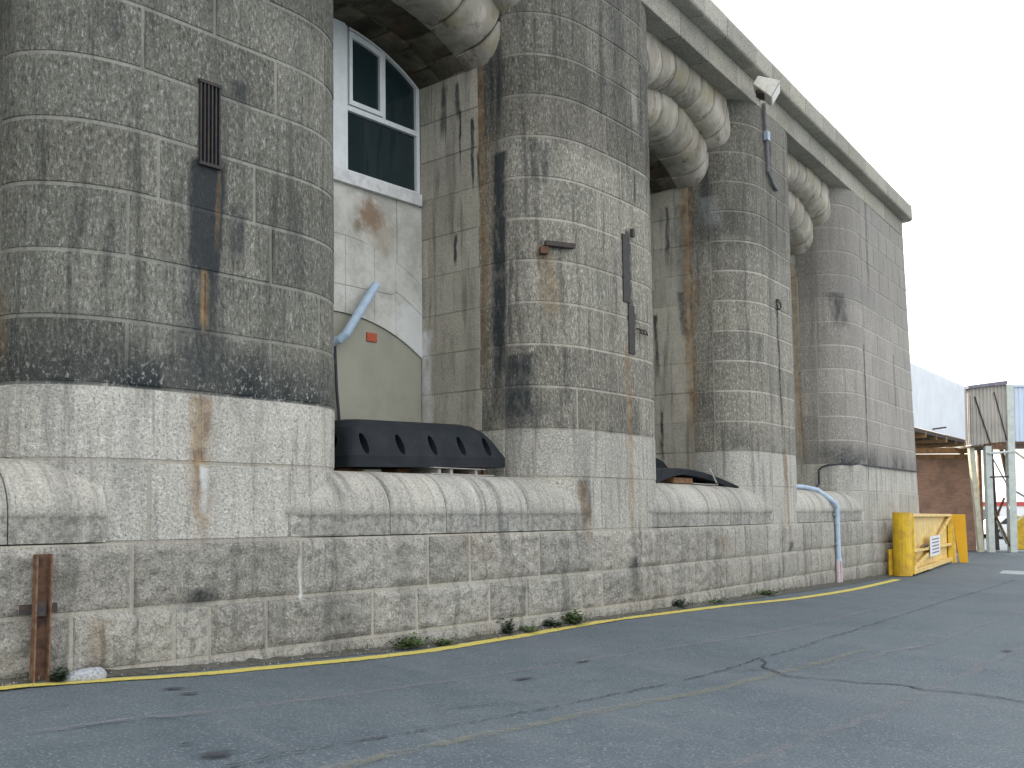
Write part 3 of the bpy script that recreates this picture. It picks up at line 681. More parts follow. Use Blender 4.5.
def ribbon(name,P,w_,mat,h=.004,st=.2,jit=0,wj=0,label=None,cat=None,**k):
    Q=smoothpts(P,st); V=[]; uvs=[]
    rn=random.Random(len(P)*7+int(P[0][0]*10)+len(name))
    for i,(s,o) in enumerate(Q):
        a=Q[max(0,i-1)];b=Q[min(len(Q)-1,i+1)]; ts,to=b[0]-a[0],b[1]-a[1]; L=math.hypot(ts,to) or 1
        ns,no=-to/L,ts/L; j=rn.uniform(-jit,jit); hw=w_/2*(1+rn.uniform(-wj,wj))
        V.append(G(s+ns*(hw+j),o+no*(hw+j),h)); V.append(G(s-ns*(hw-j),o-no*(hw-j),h)); uvs+=[(1,0),(-1,0)]
    return mesh(name,V,[(2*i,2*i+1,2*i+3,2*i+2) for i in range(len(Q)-1)],mat,kind='structure',uv=uvs,**k)
YL=[(-14,.2),(-10.5,.22),(-8.9,.24),(-8.1,.30),(-7.5,.38),(-6.6,.39),(-5.6,.43),(-4.9,.40),(-4.1,.35),(-3.2,.28),(-2.0,.23),(-1.1,.22),(-.2,.22),(1.5,.36),(2.8,.52),(4.8,.78),(7.7,.86),(10,.8),(12.2,.70)]
ribbon('yellow_line',YL,.21,M['yline'],.006,.1,.006,.06)
ribbon('worn_yellow_line',[(-13,3.9),(-10,3.86),(-8.6,3.82),(-7.7,3.74),(-6.4,3.67),(-5.4,3.68),(-4.5,3.71),(-3.4,3.72),(-2.5,3.72),(-1.0,3.8)],.16,M['yfaint'],.008,.15,.01,.2)
ribbon('road_joint',[(-14,1.7),(-9.5,1.84),(-8.6,1.98),(-7.8,1.98),(-6.9,1.93),(-5.8,1.94),(-4.9,1.92),(-2.85,1.99),(-.85,2.3),(3,2.4),(9,2.5)],.16,M['joint'],.004,.15,.02,.3)
ribbon('road_joint',[(-2.5,3.9),(0,4.1),(5,4.3),(12,4.3)],.14,M['joint'],.004,.2,.03,.4)
ribbon('road_joint',[(-16,5.3),(-6,5.2),(2,5.0),(12,5.2)],.16,M['joint'],.004,.2,.03,.4)
ribbon('road_crack',[(-2.4,3.2),(-2.62,3.36),(-2.85,3.44),(-3.0,3.64),(-3.15,3.88),(-3.05,4.22),(-3.0,4.54),(-2.85,4.84),(-2.95,5.06),(-2.85,5.29),(-2.85,5.66),(-2.9,5.86),(-2.8,6.5),(-3,7.5)],.038,M['tar'],.012,.05,.012,.4)
ribbon('road_crack',[(-9,3.4),(-7.6,3.37),(-6.6,3.35),(-6.0,3.33),(-5.45,3.31),(-4.8,3.29),(-4.0,3.29),(-3.4,3.26),(-2.75,3.2),(-2.3,3.15),(-1.4,3.16),(.2,3.03),(2.8,2.99),(6.8,2.92),(10.2,2.94),(15,2.9)],.034,M['tar2'],.012,.06,.014,.6)
ribbon('road_crack',[(-3.4,3.26),(-3.2,3.42),(-3.0,3.5),(-2.9,3.62)],.022,M['tar'],.016,.05,.02,.6)
ribbon('road_crack',[(-6.9,2.9),(-6.2,3.05),(-5.8,3.3)],.014,M['tar'],.016,.05,.02,.6)
def blot(s,o,rs,ro,mat,h=.014,name='oil_spot',seed=1):
    rn=random.Random(seed); P=[G(s,o,h)]; n=24
    for i in range(n):
        a=2*math.pi*i/n; k=1+.22*rn.uniform(-1,1); P.append(G(s+rs*k*math.cos(a),o+ro*k*math.sin(a),h))
    mesh(name,P,[(0,1+i,1+(i+1)%n) for i in range(n)],mat,kind='structure',uv=[(0,0)]+[(1,0)]*n)
for i,(s,o,a,b) in enumerate([(-7.9,1.01,.12,.06),(-7.93,1.28,.12,.05),(-8.9,3.14,.13,.09),(-.2,4.98,.1,.08),(-5.2,2.3,.2,.05),(-8.9,2.8,.05,.03),(-3.9,2.0,.15,.04)]): blot(s,o,a,b,M['oil'],seed=i)
# strip of grit and dirt along the foot of the wall
V=[];Q=lin(-14,17.6,240)
for i,s in enumerate(Q):
    wdt=.16+.07*noise.noise(Vector((s*2.1,3,1)))+.04*noise.noise(Vector((s*9,3,5)))
    if s>1: wdt+=.03*min(6,s-1)
    for k,(o,hh) in enumerate(((-.1,.05),(.0,.045+.02*noise.noise(Vector((s*7,0,0)))),(max(.04,wdt*.6),.022),(max(.07,wdt),.004))): V.append(G(s,o,hh))
mesh('gutter_dirt',V,[(4*i+k,4*i+k+1,4*i+k+5,4*i+k+4) for i in range(len(Q)-1) for k in range(3)],M['dirt'],smooth=True,kind='structure')
# loose grit scattered on that strip
rn=random.Random(5); g=MB()
for i in range(900):
    s=rn.uniform(-9.5,14); o=abs(rn.gauss(.08,.09)); r=rn.uniform(.004,.014); c=G(s,o,.03 if o<.1 else .012)
    g.add([c+Vector((rn.uniform(.6,1.2)*r*x,rn.uniform(.6,1.2)*r*y,r*z)) for x,y,z in ((1,0,0),(-1,0,0),(0,1,0),(0,-1,0),(0,0,1),(0,0,-.6))],[(0,2,4),(2,1,4),(1,3,4),(3,0,4),(2,0,5),(1,2,5),(3,1,5),(0,3,5)])
g.build('loose_grit',simple('grit',(.34,.34,.32),.9,var=.4,vs=30,bump=0),kind='stuff')
# ------------------------------------------------------------------ things
M['rust']=simple('rusty_iron',(.13,.070,.042),.85,var=.35,vs=9,bump=.6,bs=50,c2=(.045,.025,.02))
M['rust2']=simple('orange_rust',(.21,.135,.085),.85,var=.35,vs=12,bump=.5,bs=60,c2=(.12,.05,.03))
M['iron']=simple('dark_iron',(.035,.035,.040),.7,var=.4,vs=20,bump=.4,bs=60,c2=(.07,.045,.03))
M['blackiron']=simple('black_iron',(.022,.024,.028),.7,var=.4,vs=14,bump=.4,bs=60,c2=(.05,.038,.03))
M['rubber']=simple('black_rubber',(.011,.015,.019),.75,var=.2,vs=4,bump=.25,bs=80,c2=(.020,.024,.029),spec=.25)
M['hole_shade']=simple('painted_hole_shade',(.006,.006,.007),.95,var=.1,bump=0)
M['wood']=simple('weathered_pallet_wood',(.42,.39,.36),.9,var=.2,vs=20,bump=.4,bs=60)
M['wood2']=simple('rotten_brown_wood',(.24,.13,.06),.95,var=.35,vs=14,bump=.6,bs=60,c2=(.09,.05,.03))
M['bluepipe']=simple('pale_blue_plastic',(.46,.57,.70),.5,var=.12,vs=8,bump=.1,c2=(.36,.48,.60))
M['pinkpipe']=simple('faded_pink_duct',(.58,.48,.50),.6,var=.12,vs=9,bump=.1)
M['cable']=simple('black_cable',(.03,.035,.045),.6,var=.1,bump=0)
M['yellow']=simple('yellow_gate_paint',(.74,.48,.02),.45,var=.12,vs=5,bump=.15,bs=30,c2=(.52,.31,.03))
M['yellow2']=simple('pale_yellow_gate_paint',(.80,.58,.20),.5,var=.10,vs=5,bump=.15,bs=30,c2=(.58,.38,.10))
M['leaf']=simple('weed_leaves',(.055,.095,.03),.75,var=.4,vs=20,bump=0,c2=(.11,.15,.05))
M['redplate']=simple('faded_red_plate',(.52,.11,.05),.6,var=.2,vs=40,bump=.1)
M['lampwhite']=simple('off_white_lamp_housing',(.70,.68,.60),.5,var=.15,vs=10,bump=.05)
M['conduit']=simple('dull_conduit',(.17,.175,.175),.7,var=.2,vs=10,bump=.1)
M['grey']=simple('galvanised_grey',(.30,.32,.34),.5,var=.15,vs=15,bump=.1)
# rusty post at the foot of the wall (a channel section with a cross flat)
p0=G(-8.54,.10,-.1)
T=empty('rusty_post',G(-8.54,.1,0),'short rusty iron post with a dark cross bar beside the pale stone at the wall','post')
up=Vector((0,0,1)); nx=Vector((math.cos(TH1),-math.sin(TH1),0)); tx=Vector((math.sin(TH1),math.cos(TH1),0))
ln_=up+tx*.012
b=MB(); b.bar(p0,p0+ln_*1.11,.105,.012,nx); b.build('web',M['rust'],T,bevel=.002)
for sg in (-1,1):
    b=MB(); q=p0+tx*.058*sg+nx*.025; b.bar(q,q+ln_*1.11,.014,.07,nx); b.build('flange',M['rust2'],T,bevel=.002)
c_=G(-8.54,.085,.58)
b=MB(); b.box(c_,(.30,.012,.075),Matrix((tx,nx,up)).transposed()); b.build('cross_bar',M['iron'],T,bevel=.003)
b=MB(); b.box(c_+nx*.032,(.075,.05,.12),Matrix((tx,nx,up)).transposed()); b.build('clamp_plate',M['iron'],T,bevel=.004)
# pale stone beside it
bm=bmesh.new(); bmesh.ops.create_icosphere(bm,subdivisions=3,radius=1)
for v in bm.verts:
    q=v.co.copy(); k=1+.16*noise.noise(q*1.6+Vector((3,1,2)))+.05*noise.noise(q*5)
    v.co=q*k; v.co.z=max(v.co.z,-.25)
    v.co=Vector((v.co.x*.19,v.co.y*.09,v.co.z*.085*(1+.3*v.co.x)))
    z=v.co.z; v.co=tx*v.co.x+nx*v.co.y; v.co.z+=z
me=bpy.data.meshes.new('loose_stone'); bm.to_mesh(me); bm.free(); me.polygons.foreach_set('use_smooth',[True]*len(me.polygons))
o=link('loose_stone',me,simple('mottled_white_stone',(.42,.44,.46),.85,var=.4,vs=45,bump=.8,bs=70,c2=(.22,.23,.24)),label='pale mottled grey stone lying at the wall foot right of the rusty post',cat='stone'); o.location=G(-8.21,.17,.015)
# weeds
def weed(s,o,r,hgt,n,label,seed,at=None,mat=None):
    rn=random.Random(seed); c=at if at else G(s,o,.02); V=[];F=[]
    for i in range(n):
        a=rn.uniform(0,2*math.pi); ph=rn.uniform(.15,1.1); L=rn.uniform(.5,1)*hgt
        bs=c+Vector((rn.gauss(0,r*.35),rn.gauss(0,r*.35),0)); d=Vector((math.cos(a)*math.cos(ph),math.sin(a)*math.cos(ph),math.sin(ph)))
        tip=bs+Vector((d.x*r*1.1,d.y*r*1.1,d.z*L)); st=V.__len__()
        # stem with pairs of leaves
        m=rn.randint(3,6)
        for k in range(m):
            t=(k+1)/m; q=bs.lerp(tip,t); la=rn.uniform(0,2*math.pi); w_=rn.uniform(.012,.026); ll=rn.uniform(.03,.065)*(.7+.5*min(1,hgt/.2))
            ld=Vector((math.cos(la),math.sin(la),rn.uniform(-.2,.7))).normalized(); sd2=ld.cross(up).normalized()*w_
            n0=len(V); V+= [q,q+ld*ll*.5+sd2,q+ld*ll,q+ld*ll*.5-sd2]; F.append((n0,n0+1,n0+2,n0+3))
        n0=len(V); V+=[bs-tx*.002,bs+tx*.002,tip]; F.append((n0,n0+1,n0+2))
    o=mesh('weed',V,F,mat or M['leaf'],label=label,cat='weed',group='weeds along the foot of the wall' if at is None else 'weeds on the parapet',loc=c)
M['leaf_dark']=simple('dark_weed_leaves',(.035,.065,.035),.8,var=.3,vs=20,bump=0)
weed(-4.55,.10,.17,.17,80,'low spreading green weed at the wall foot, leftmost clump below the fender bay',1)
weed(-4.05,.18,.09,.06,30,'small flat weed on the grit just right of the leftmost clump',9)
weed(-2.85,.05,.08,.22,50,'thin dark upright weed at the wall foot between the leftmost clump and the bushy pair',2,mat=M['leaf_dark'])
weed(-1.98,.08,.11,.13,60,'dark low weed, left one of the bushy pair below the second pier',3,mat=M['leaf_dark'])
weed(-1.58,.10,.13,.20,110,'bright bushy weed, right one of the bushy pair below the second pier',4)
weed(-2.5,.12,.12,.06,45,'flat spread of small weeds just left of the bushy pair',5)
weed(1.35,.05,.12,.16,60,'dark weed growing in the grit right of the second pier',6,mat=M['leaf_dark'])
weed(4.9,.12,.16,.13,70,'bright green low weed by the wall near the blue downpipe',7)
weed(2.6,.08,.2,.07,45,'thin scatter of tiny weeds between second and third piers',8)
weed(-8.42,.2,.05,.14,26,'small dark weed sprouting at the foot of the rusty post',10,mat=M['leaf_dark'])
weed(-9.3,.2,.12,.12,30,'dark weed at the wall foot at the left edge',11,mat=M['leaf_dark'])
rn=random.Random(11); V=[];F=[]
for i in range(1500):
    s_=rn.uniform(-9.5,13); 
    if noise.noise(Vector((s_*1.3,4.2,0)))<.02: continue
    c=G(s_,abs(rn.gauss(.03,.05)),.03); a=rn.uniform(0,6.28); L=rn.uniform(.02,.07); w2=rn.uniform(.003,.007)
    d=Vector((math.cos(a),math.sin(a),0)); e=Vector((-d.y,d.x,0))*w2; n0=len(V)
    V+=[c-e,c+e,c+d*L*.35+up*L*.8+e*.7,c+d*L*.35+up*L*.8-e*.7,c+d*L*.9+up*L]; F+=[(n0,n0+1,n0+2,n0+3),(n0+3,n0+2,n0+4)]
mesh('wall_foot_grass',V,F,simple('dry_short_grass',(.10,.11,.05),.8,var=.4,vs=9,bump=0,c2=(.16,.14,.08)),kind='stuff')
# iron grating in the first pier
S1=psurf(PIERS[1])
def quadbox(Pf,u0,u1,z0,z1,d0,d1): return [Pf(u0,z0,d0),Pf(u1,z0,d0),Pf(u1,z0,d1),Pf(u0,z0,d1),Pf(u0,z1,d0),Pf(u1,z1,d0),Pf(u1,z1,d1),Pf(u0,z1,d1)]
T=empty('vent_grating',W(-6.97,0,3.23),'tall narrow rusty iron grating set in the face of the big left pier','grating')
MB().hexa(quadbox(S1,-7.08,-6.86,3.23,4.02,.004,.008)).build('backing',M['hole_shade'],T)  # flat black plate, the dark behind the bars put into its colour
for i in range(6):
    a=-7.08+.2*i/5; MB().hexa(quadbox(S1,a,a+.015,3.23,4.02,.006,.034)).build('bar',M['blackiron'],T)
for z in (3.22,4.0): MB().hexa(quadbox(S1,-7.09,-6.855,z,z+.03,.006,.040)).build('end_bar',M['blackiron'],T)
# iron bracket on the second pier
S2=psurf(PIERS[2])
T=empty('iron_bracket',S2(-1.55,3.55,0),'dark iron bar bracket fixed to the curved face of the second pier','bracket')
MB().hexa(quadbox(S2,-1.80,-1.70,3.44,3.54,.0,.10)).build('mount',M['rust'],T,bevel=.004)
MB().hexa(quadbox(S2,-1.74,-1.33,3.545,3.615,.03,.12)).build('bar',M['iron'],T,bevel=.006)
# long slot with iron strip
T=empty('iron_slot_strip',S2(0,3.1,0),'long black iron strip let into the right side of the second pier','iron strip')
MB().hexa(quadbox(S2,-.14,.04,3.02,4.02,-.01,.022)).build('upper_strip',M['blackiron'],T,bevel=.003)
MB().hexa(quadbox(S2,-.01,.16,2.28,3.0,-.01,.020)).build('lower_strip',M['blackiron'],T,bevel=.003)
MB().hexa(quadbox(S2,.10,.16,4.02,4.14,0,.05)).build('stub',M['iron'],T,bevel=.003)
T=empty('iron_hooks',S2(.3,2.6,0),'pair of small iron hooks beside the strip on the second pier','hooks')
for q in (.24,.33,.42): MB().tube([S2(q,2.68,.0),S2(q,2.66,.06),S2(q+.03,2.60,.07),S2(q+.05,2.62,.03)],.012,6).build('hook',M['iron'],T)
S3=psurf(PIERS[3])
pts=[S3(6.25+.11*math.cos(a),4.02+.075*math.sin(a),.05) for a in [2*math.pi*i/16 for i in range(17)]]
T=empty('mooring_ring',S3(6.25,4.02,.03),'small dark iron ring hanging on the third pier','ring')
MB().tube(pts,.016,6,cap=False).build('ring',M['iron'],T); MB().hexa(quadbox(S3,6.2,6.3,4.08,4.14,0,.06)).build('staple',M['iron'],T)
# red plate in the first bay
MB().hexa([W(a,o,z) for z in (2.34,2.46) for a,o in ((-3.02,-2.32),(-2.84,-2.32),(-2.84,-2.285),(-3.02,-2.285))]).build('wall_plate',M['redplate'],bevel=.003,label='small faded red square plate on the blocked arch wall of the first bay',cat='plate')
# light blue pipe stub in the first bay
b=MB(); b.tube([W(-3.66,-2.32,2.22),W(-3.60,-2.17,2.27),W(-3.55,-2.12,2.33),W(-3.0,-2.12,3.10)],.060,14); o=b.build('pipe_stub',M['bluepipe'],label='pale blue plastic pipe stub slanting out of the first bay back wall',cat='pipe')
b=MB(); b.tube([W(-3.60,-2.28,2.28),W(-3.58,-2.26,1.6),W(-3.52,-2.27,1.1)],.02,8); b.build('bay_cable',M['cable'],label='thin cable hanging down the blocked arch below the blue pipe stub',cat='cable')
# downpipe over the last sill
T=empty('downpipe',W(9.6,.05,.2),'light blue downpipe bent over the last sill and running down the wall','downpipe')
b=MB(); b.tube([W(8.2,-.95,HT+.07),W(8.75,-.62,HT+.07),W(9.05,-.5,HT+.065),W(9.25,-.25,HT+.0),W(9.52,.045,.16),W(9.60,.065,.05),W(9.62,.065,-1.12)],.052,12); b.build('pipe',M['bluepipe'],T)
b=MB(); b.tube([W(9.62,.065,-1.13),W(9.62,.065,-1.06)],.066,12); b.build('collar',M['bluepipe'],T)
for q in (9.56,9.74): b=MB(); b.tube([W(q,.06,-1.7),W(q,.06,-1.12)],.045,10); b.build('duct',M['pinkpipe'],T)
for z in (-.1,-.75): b=MB(); b.bar(W(9.5,.03,z),W(9.74,.03,z),.04,.05); b.build('pipe_bracket',M['grey'],T)
b=MB(); pp=[W(9.1,-.46,HT+.08)]
S4=psurf(PIERS[4])
pp+=[S4(10.62,.62,.04),S4(10.62,.95,.04)]+[S4(10.7,1.02,.05),S4(10.85,1.07,.045),S4(11.4,1.085,.04)]+[slant(x,1.085,.04) for x in (12.4,14,16,17.55)]
pp=[W(10.0,-.55,HT+.03)]+[W(10.3,-.62,HT+.05)]+pp[1:]
b.tube(pp,.022,8); b.build('wall_cable',M['cable'],label='black cable rising from the last sill and running right along the string joint',cat='cable')
# slatted black rubber fender on pallet (first bay)
def loft(levels,name,mat,parent,seg=5):
    """levels: (z,s0,s1,o0,o1,corner radius)"""
    V=[];n=None
    for z,s0,s1,o0,o1,r in levels:
        ring_=[]
        for cs,co,a0 in ((s1-r,o1-r,0),(s0+r,o1-r,90),(s0+r,o0+r,180),(s1-r,o0+r,270)):
            for k in range(seg+1):
                a=math.radians(a0+90*k/seg); ring_.append((cs+r*math.cos(a),co+r*math.sin(a)))
        n=len(ring_); V+= [W(s,o,z+.07*(s+2.1)/2.7) for s,o in ring_]
    F=[(i*n+k,i*n+(k+1)%n,(i+1)*n+(k+1)%n,(i+1)*n+k) for i in range(len(levels)-1) for k in range(n)]
    F+=[tuple(range(n))[::-1],tuple((len(levels)-1)*n+k for k in range(n))]
    return MB().add(V,F).build(name,mat,parent)
def cut(o,cutters):
    for c in cutters:
        m_=o.modifiers.new('b','BOOLEAN'); m_.object=c; m_.operation='DIFFERENCE'; m_.solver='EXACT'
    dg=bpy.context.evaluated_depsgraph_get(); dg.update()
    me=bpy.data.meshes.new_from_object(o.evaluated_get(dg)); o.modifiers.clear(); old=o.data; o.data=me; bpy.data.meshes.remove(old)
    for c in cutters: bpy.data.objects.remove(c)
T=empty('rubber_fender',W(-3.5,-1.0,HT+.11),'long black rubber fender block with oval slots resting on a pallet in the first bay','fender')
zb=HT+.125
fd=loft([(zb,-4.80,-2.10,-1.55,-.55,.10),(zb+.13,-4.80,-2.10,-1.55,-.55,.10),(zb+.37,-4.72,-2.24,-1.48,-.66,.13),(zb+.47,-4.68,-2.32,-1.44,-.72,.16),(zb+.545,-4.60,-2.44,-1.38,-.80,.18),(zb+.57,-4.52,-2.56,-1.32,-.88,.18)],'body',M['rubber'],T)
cuts=[]
for sx in (-4.54,-3.98,-3.44,-2.93,-2.45):
    c=MB(); P=[]
    for k in range(14):
        a=2*math.pi*k/14; P.append((.055*math.cos(a),.125*math.sin(a)))
    f=[W(sx+x-.05*(z_),-.30,zb+.27+z_+.07*(sx+2.1)/2.7) for x,z_ in P]; g2=[W(sx+x-.05*z_,-.80,zb+.27+z_+.07*(sx+2.1)/2.7) for x,z_ in P]
    c.prism(f,g2); cuts.append(c.build('cutter',None))
c=MB(); f=[W(-5.1,-.98+.14*math.cos(2*math.pi*k/12),zb+.20+.13*math.sin(2*math.pi*k/12)) for k in range(12)]; g2=[W(-4.45,-.98+.14*math.cos(2*math.pi*k/12),zb+.20+.13*math.sin(2*math.pi*k/12)) for k in range(12)]
c.prism(f,g2); cuts.append(c.build('cutter',None))
cut(fd,cuts)
for e in fd.data.polygons: e.use_smooth=False
T=empty('pallet',W(-3.1,-.9,HT),'grey broken pallet under the black rubber fender in the first bay','pallet')
def wb(s0,s1,o0,o1,z0,z1): return MB().hexa([W(s0,o0,z0),W(s1,o0,z0),W(s1,o1,z0),W(s0,o1,z0),W(s0,o0,z1),W(s1,o0,z1),W(s1,o1,z1),W(s0,o1,z1)])
wb(-3.55,-2.62,-1.3,-.48,HT+.078,HT+.088).build('top_board',M['wood'],T,bevel=.003)
wb(-3.6,-2.45,-1.3,-.48,HT+.001,HT+.014).build('bottom_board',M['wood'],T,bevel=.003)
for a in (-3.44,-3.23,-2.78): wb(a,a+.05,-1.3,-.52,HT+.015,HT+.077).build('bearer',M['wood'],T,bevel=.003)
wb(-4.7,-4.3,-1.5,-.9,HT+.001,HT+.055).build('bearer',M['wood2'],T,bevel=.005)
wb(-2.42,-2.40,-.75,-.7,HT,HT+.12).build('peg',M['wood2'],T)
wb(-3.76,-3.5,-1.2,-.9,HT+.015,HT+.075).build('packing',M['wood2'],T,bevel=.004)
# curved rubber sheet (second bay)
T=empty('curved_rubber_mat',W(3.6,-.8,HT),'arched black rubber mat draped over broken timber in the second bay','rubber mat')
b=MB(); n=22; Q=[]
def top(t): return .30*math.sin(math.pi*min(1,max(0,(t*.92+.06))))**.8
V=[]
for i in range(n+1):
    t=i/n; s=1.0+3.75*t; zt=HT+.06+.24*math.sin(math.pi*(t*.80+.20))**.9 if t>.0 else HT+.2
    zt=HT-.02+.27*max(0,math.sin(math.pi*(.25+.72*t))); th=.11 if t<.93 else .06
    zl=zt-.10-.20*max(0,(.38-t)/.38)**1.3
    if t>.85: zl=zt-.10+.04*(t-.85)/.15
    if t<.38: zl=max(zl,HT-.05)
    for o,z in ((-.30,zl),(-.27,zt-.02),(-.31,zt),(-1.15,zt+.03),(-1.2,zl)): V.append(W(s-.2*(o+.3),o,z))
F=[(5*i+k,5*i+(k+1)%5,5*i+5+(k+1)%5,5*i+5+k) for i in range(n) for k in range(5)]+[(0,1,2,3,4),tuple(5*n+k for k in range(5))]
b.add(V,F).build('mat',M['rubber'],T)
T=empty('rubber_block',W(2.4,-1.6,HT),'dark rubber block with sloping end half hidden behind the second pier','rubber block')
b=MB(); pr=[(2.0,HT+.01),(4.66,HT+.01),(4.60,HT+.22),(4.48,HT+.36),(4.28,HT+.47),(4.0,HT+.53),(2.0,HT+.57)]
b.prism([W(s,-1.55,z) for s,z in pr],[W(s,-2.15,z) for s,z in pr]); b.build('body',M['rubber'],T,bevel=.02)
T=empty('broken_pallet',W(3.6,-.7,HT),'broken brown timber and pale crate under the arched rubber mat','pallet')
wb(2.15,2.9,-.8,-.36,HT+.002,HT+.10).build('timber',M['wood2'],T,bevel=.012)
wb(2.85,3.95,-.8,-.34,HT+.001,HT+.016).build('bottom_board',M['wood'],T,bevel=.002)
wb(3.88,3.95,-.8,-.34,HT+.017,HT+.13).build('end_board',M['wood'],T,bevel=.002)
wb(2.85,3.86,-1.0,-.7,HT+.017,HT+.12).build('back_board',M['wood2'],T,bevel=.002)
b=MB(); b.tube([W(3.35,-.24,HT+.27),W(3.62,-.24,HT+.04)],.012,6); b.build('stick',simple('white_stick',(.7,.7,.68)),label='thin white stick leaning on the arched rubber mat',cat='stick')
# floodlight under the cornice with its conduit
T=empty('floodlight',W(5.45,.3,8.0),'boxy off white floodlight tilted down from a bracket under the cornice','floodlight')
c=Vector(W(4.76,.42,7.76)); fx=(nx*.75+tx*.35-up*.5).normalized(); sx=fx.cross(up).normalized(); ux=sx.cross(fx).normalized()
A=Matrix((sx,fx,ux)).transposed()
b=MB()
pf=[c+A@Vector(v) for v in ((-.20,-.20,-.07),(.20,-.20,-.07),(.25,.22,-.16),(-.25,.22,-.16),(-.20,-.20,.10),(.20,-.20,.10),(.25,.22,.17),(-.25,.22,.17))]
b.hexa(pf); b.build('housing',M['lampwhite'],T,bevel=.012)
b=MB(); b.box(c+A@Vector((0,.226,0)),(.42,.008,.26),A); b.build('lamp_glass',simple('dull_lamp_glass',(.18,.17,.14),.2,var=.1,bump=0),T)
b=MB(); b.box(c+A@Vector((0,-.02,-.135)),(.30,.16,.03),A); b.build('ballast',M['iron'],T)
b=MB(); b.tube([W(5.62,.0,7.96),W(5.5,.2,7.98),c+A@Vector((0,-.2,.03))],.03,8); b.build('bracket',M['grey'],T)
b=MB(); b.bar(c+A@Vector((-.27,-.1,.02)),c+A@Vector((-.27,.14,.02)),.012,.06); b.build('yoke',M['bluepipe'],T)
b=MB(); b.tube([S3(5.72,7.9,.05),S3(5.76,7.5,.05),S3(5.82,7.0,.05),S3(5.86,6.6,.05),S3(6.1,6.42,.05),S3(6.35,6.36,.04)],.035,8); b.build('conduit',M['conduit'],label='grey conduit running down the third pier from the floodlight',cat='conduit')
b=MB(); b.hexa(quadbox(S3,5.72,5.86,7.18,7.36,.02,.11)); b.build('junction_box',simple('pale_blue_box',(.42,.50,.62)),label='small pale junction box on the conduit under the floodlight',cat='junction box',bevel=.006)
# aerial and weeds on the parapet
T=empty('aerial',W(15.0,-.5,CZ1),'thin pale aerial mast with one side arm standing on the parapet','aerial')
b=MB(); b.tube([W(14.9,-.5,CZ1-.02),W(14.9,-.5,CZ1+.72)],.02,6); b.build('mast',M['lampwhite'],T)
b=MB(); b.tube([W(14.9,-.5,CZ1+.60),W(13.7,-.5,CZ1+.50)],.012,6); b.build('arm',M['lampwhite'],T)
for i,(s,l) in enumerate([(6.9,'dry weed tuft on the parapet nearest the floodlight'),(8.7,'dry weed tuft on the parapet, second from the floodlight'),(10.2,'largest weed tuft on the parapet above the third bay'),(12.2,'small weed tuft on the parapet left of the aerial')]):
    weed(0,0,.08,.12 if i!=2 else .17,16,l,20+i,at=Vector(W(s,.0,CZ1)))
# ------------------------------------------------------------------ flood gate
T=empty('flood_gate',G(13.5,.55),'long yellow steel flood gate leaf with curved end post and a white notice board','gate')
def gp(t,o,z):  # t along the leaf 0..1
    s=13.95+8.9*t; oo=.62-.80*t+o; x,y,nx_,ny_=fr(s); X,Y=x+nx_*oo,y+ny_*oo
    return Vector((X,Y,(-1.71*(1-t)-1.76*t)+ZO+z))
GH=1.60
# curved end post
V=[];n=9
arc=[]
for k in range(n+1):
    a=math.pi*(-.10+.75*k/n); arc.append((math.cos(a),math.sin(a)))
pc_=G(13.74,.46,0)
axr=tx*.0
camd=Vector((pc_.x,pc_.y,0)).normalized(); lat=Vector((camd.y,-camd.x,0))
gx=(gp(1,0,0)-gp(0,0,0)); gx.z=0; gx.normalize(); gn=Vector((gx.y,-gx.x,0))
prof=[]
for k in range(n+1):
    a=math.radians(-95+190*k/n)
    prof.append(-gx*(.22*math.cos(a))+gn*(.23*math.sin(a)))
bot=[pc_+q+up*.02 for q in prof]; inn=[pc_+q*.93+up*.02 for q in reversed(prof)]
b=MB(); b.prism(bot+inn,[q+up*1.60 for q in bot+inn]); b.build('end_post',M['yellow'],T)
b=MB(); b.bar(pc_-gn*.30+up*.02,pc_-gn*.30+up*.68,.10,.10); b.build('hinge_block',M['yellow'],T,bevel=.006)
def gbar(nm,t0,z0,t1,z1,w_,h_,o=0,mat='yellow2'): b=MB(); b.bar(gp(t0,o,z0),gp(t1,o,z1),w_,h_); return b.build(nm,M[mat],T,bevel=.006)
b=MB(); b.hexa([gp(.0,-.10,.06),gp(1,-.10,.06),gp(1,-.08,.06),gp(0,-.08,.06),gp(0,-.10,GH-.02),gp(1,-.10,GH-.02),gp(1,-.08,GH-.02),gp(0,-.08,GH-.02)]); b.build('skin_plate',M['yellow2'],T)
gbar('top_rail',0,GH-.03,1,GH-.03,.14,.08); gbar('bottom_rail',.0,.13,1,.13,.16,.12); gbar('mid_rail',0,.66,1,.62,.12,.08,.01)
gbar('diagonal_brace',.02,.20,.50,.64,.07,.09,.03); gbar('diagonal_brace',.50,.68,.97,GH-.08,.07,.09,.03)
for t in (.0,.99): gbar('stile',t,.08,t,GH-.06,.10,.14,.0,'yellow')
gbar('stile',.09,.20,.09,.62,.05,.06,.0)
b=MB(); c=gp(.46,.10,.70); b.box(c,(2.3,.015,.56),Matrix((gx,gn,up)).transposed()); sg=b.build('notice_board',simple('white_notice',(.72,.73,.76),.5,var=.05,bump=0),T)
ink=simple('notice_ink',(.16,.15,.20),.6,var=.1,bump=0)
rn=random.Random(3)
b=MB()
for r_ in range(5):
    xx=-.78
    while xx<.75:
        L=rn.uniform(.10,.26); b.box(c+gn*.0095+gx*(xx+L/2)+up*(.19-.095*r_),(L*.8,.003,.035),Matrix((gx,gn,up)).transposed()); xx+=L
b.build('lettering',ink,sg)
b=MB()
for k in range(4): b.tube([gp(.16+.03*k,.05,.70+.05*(k%2)),gp(.19+.03*k,.09,.78),gp(.21+.03*k,.05,.70)],.03,6)
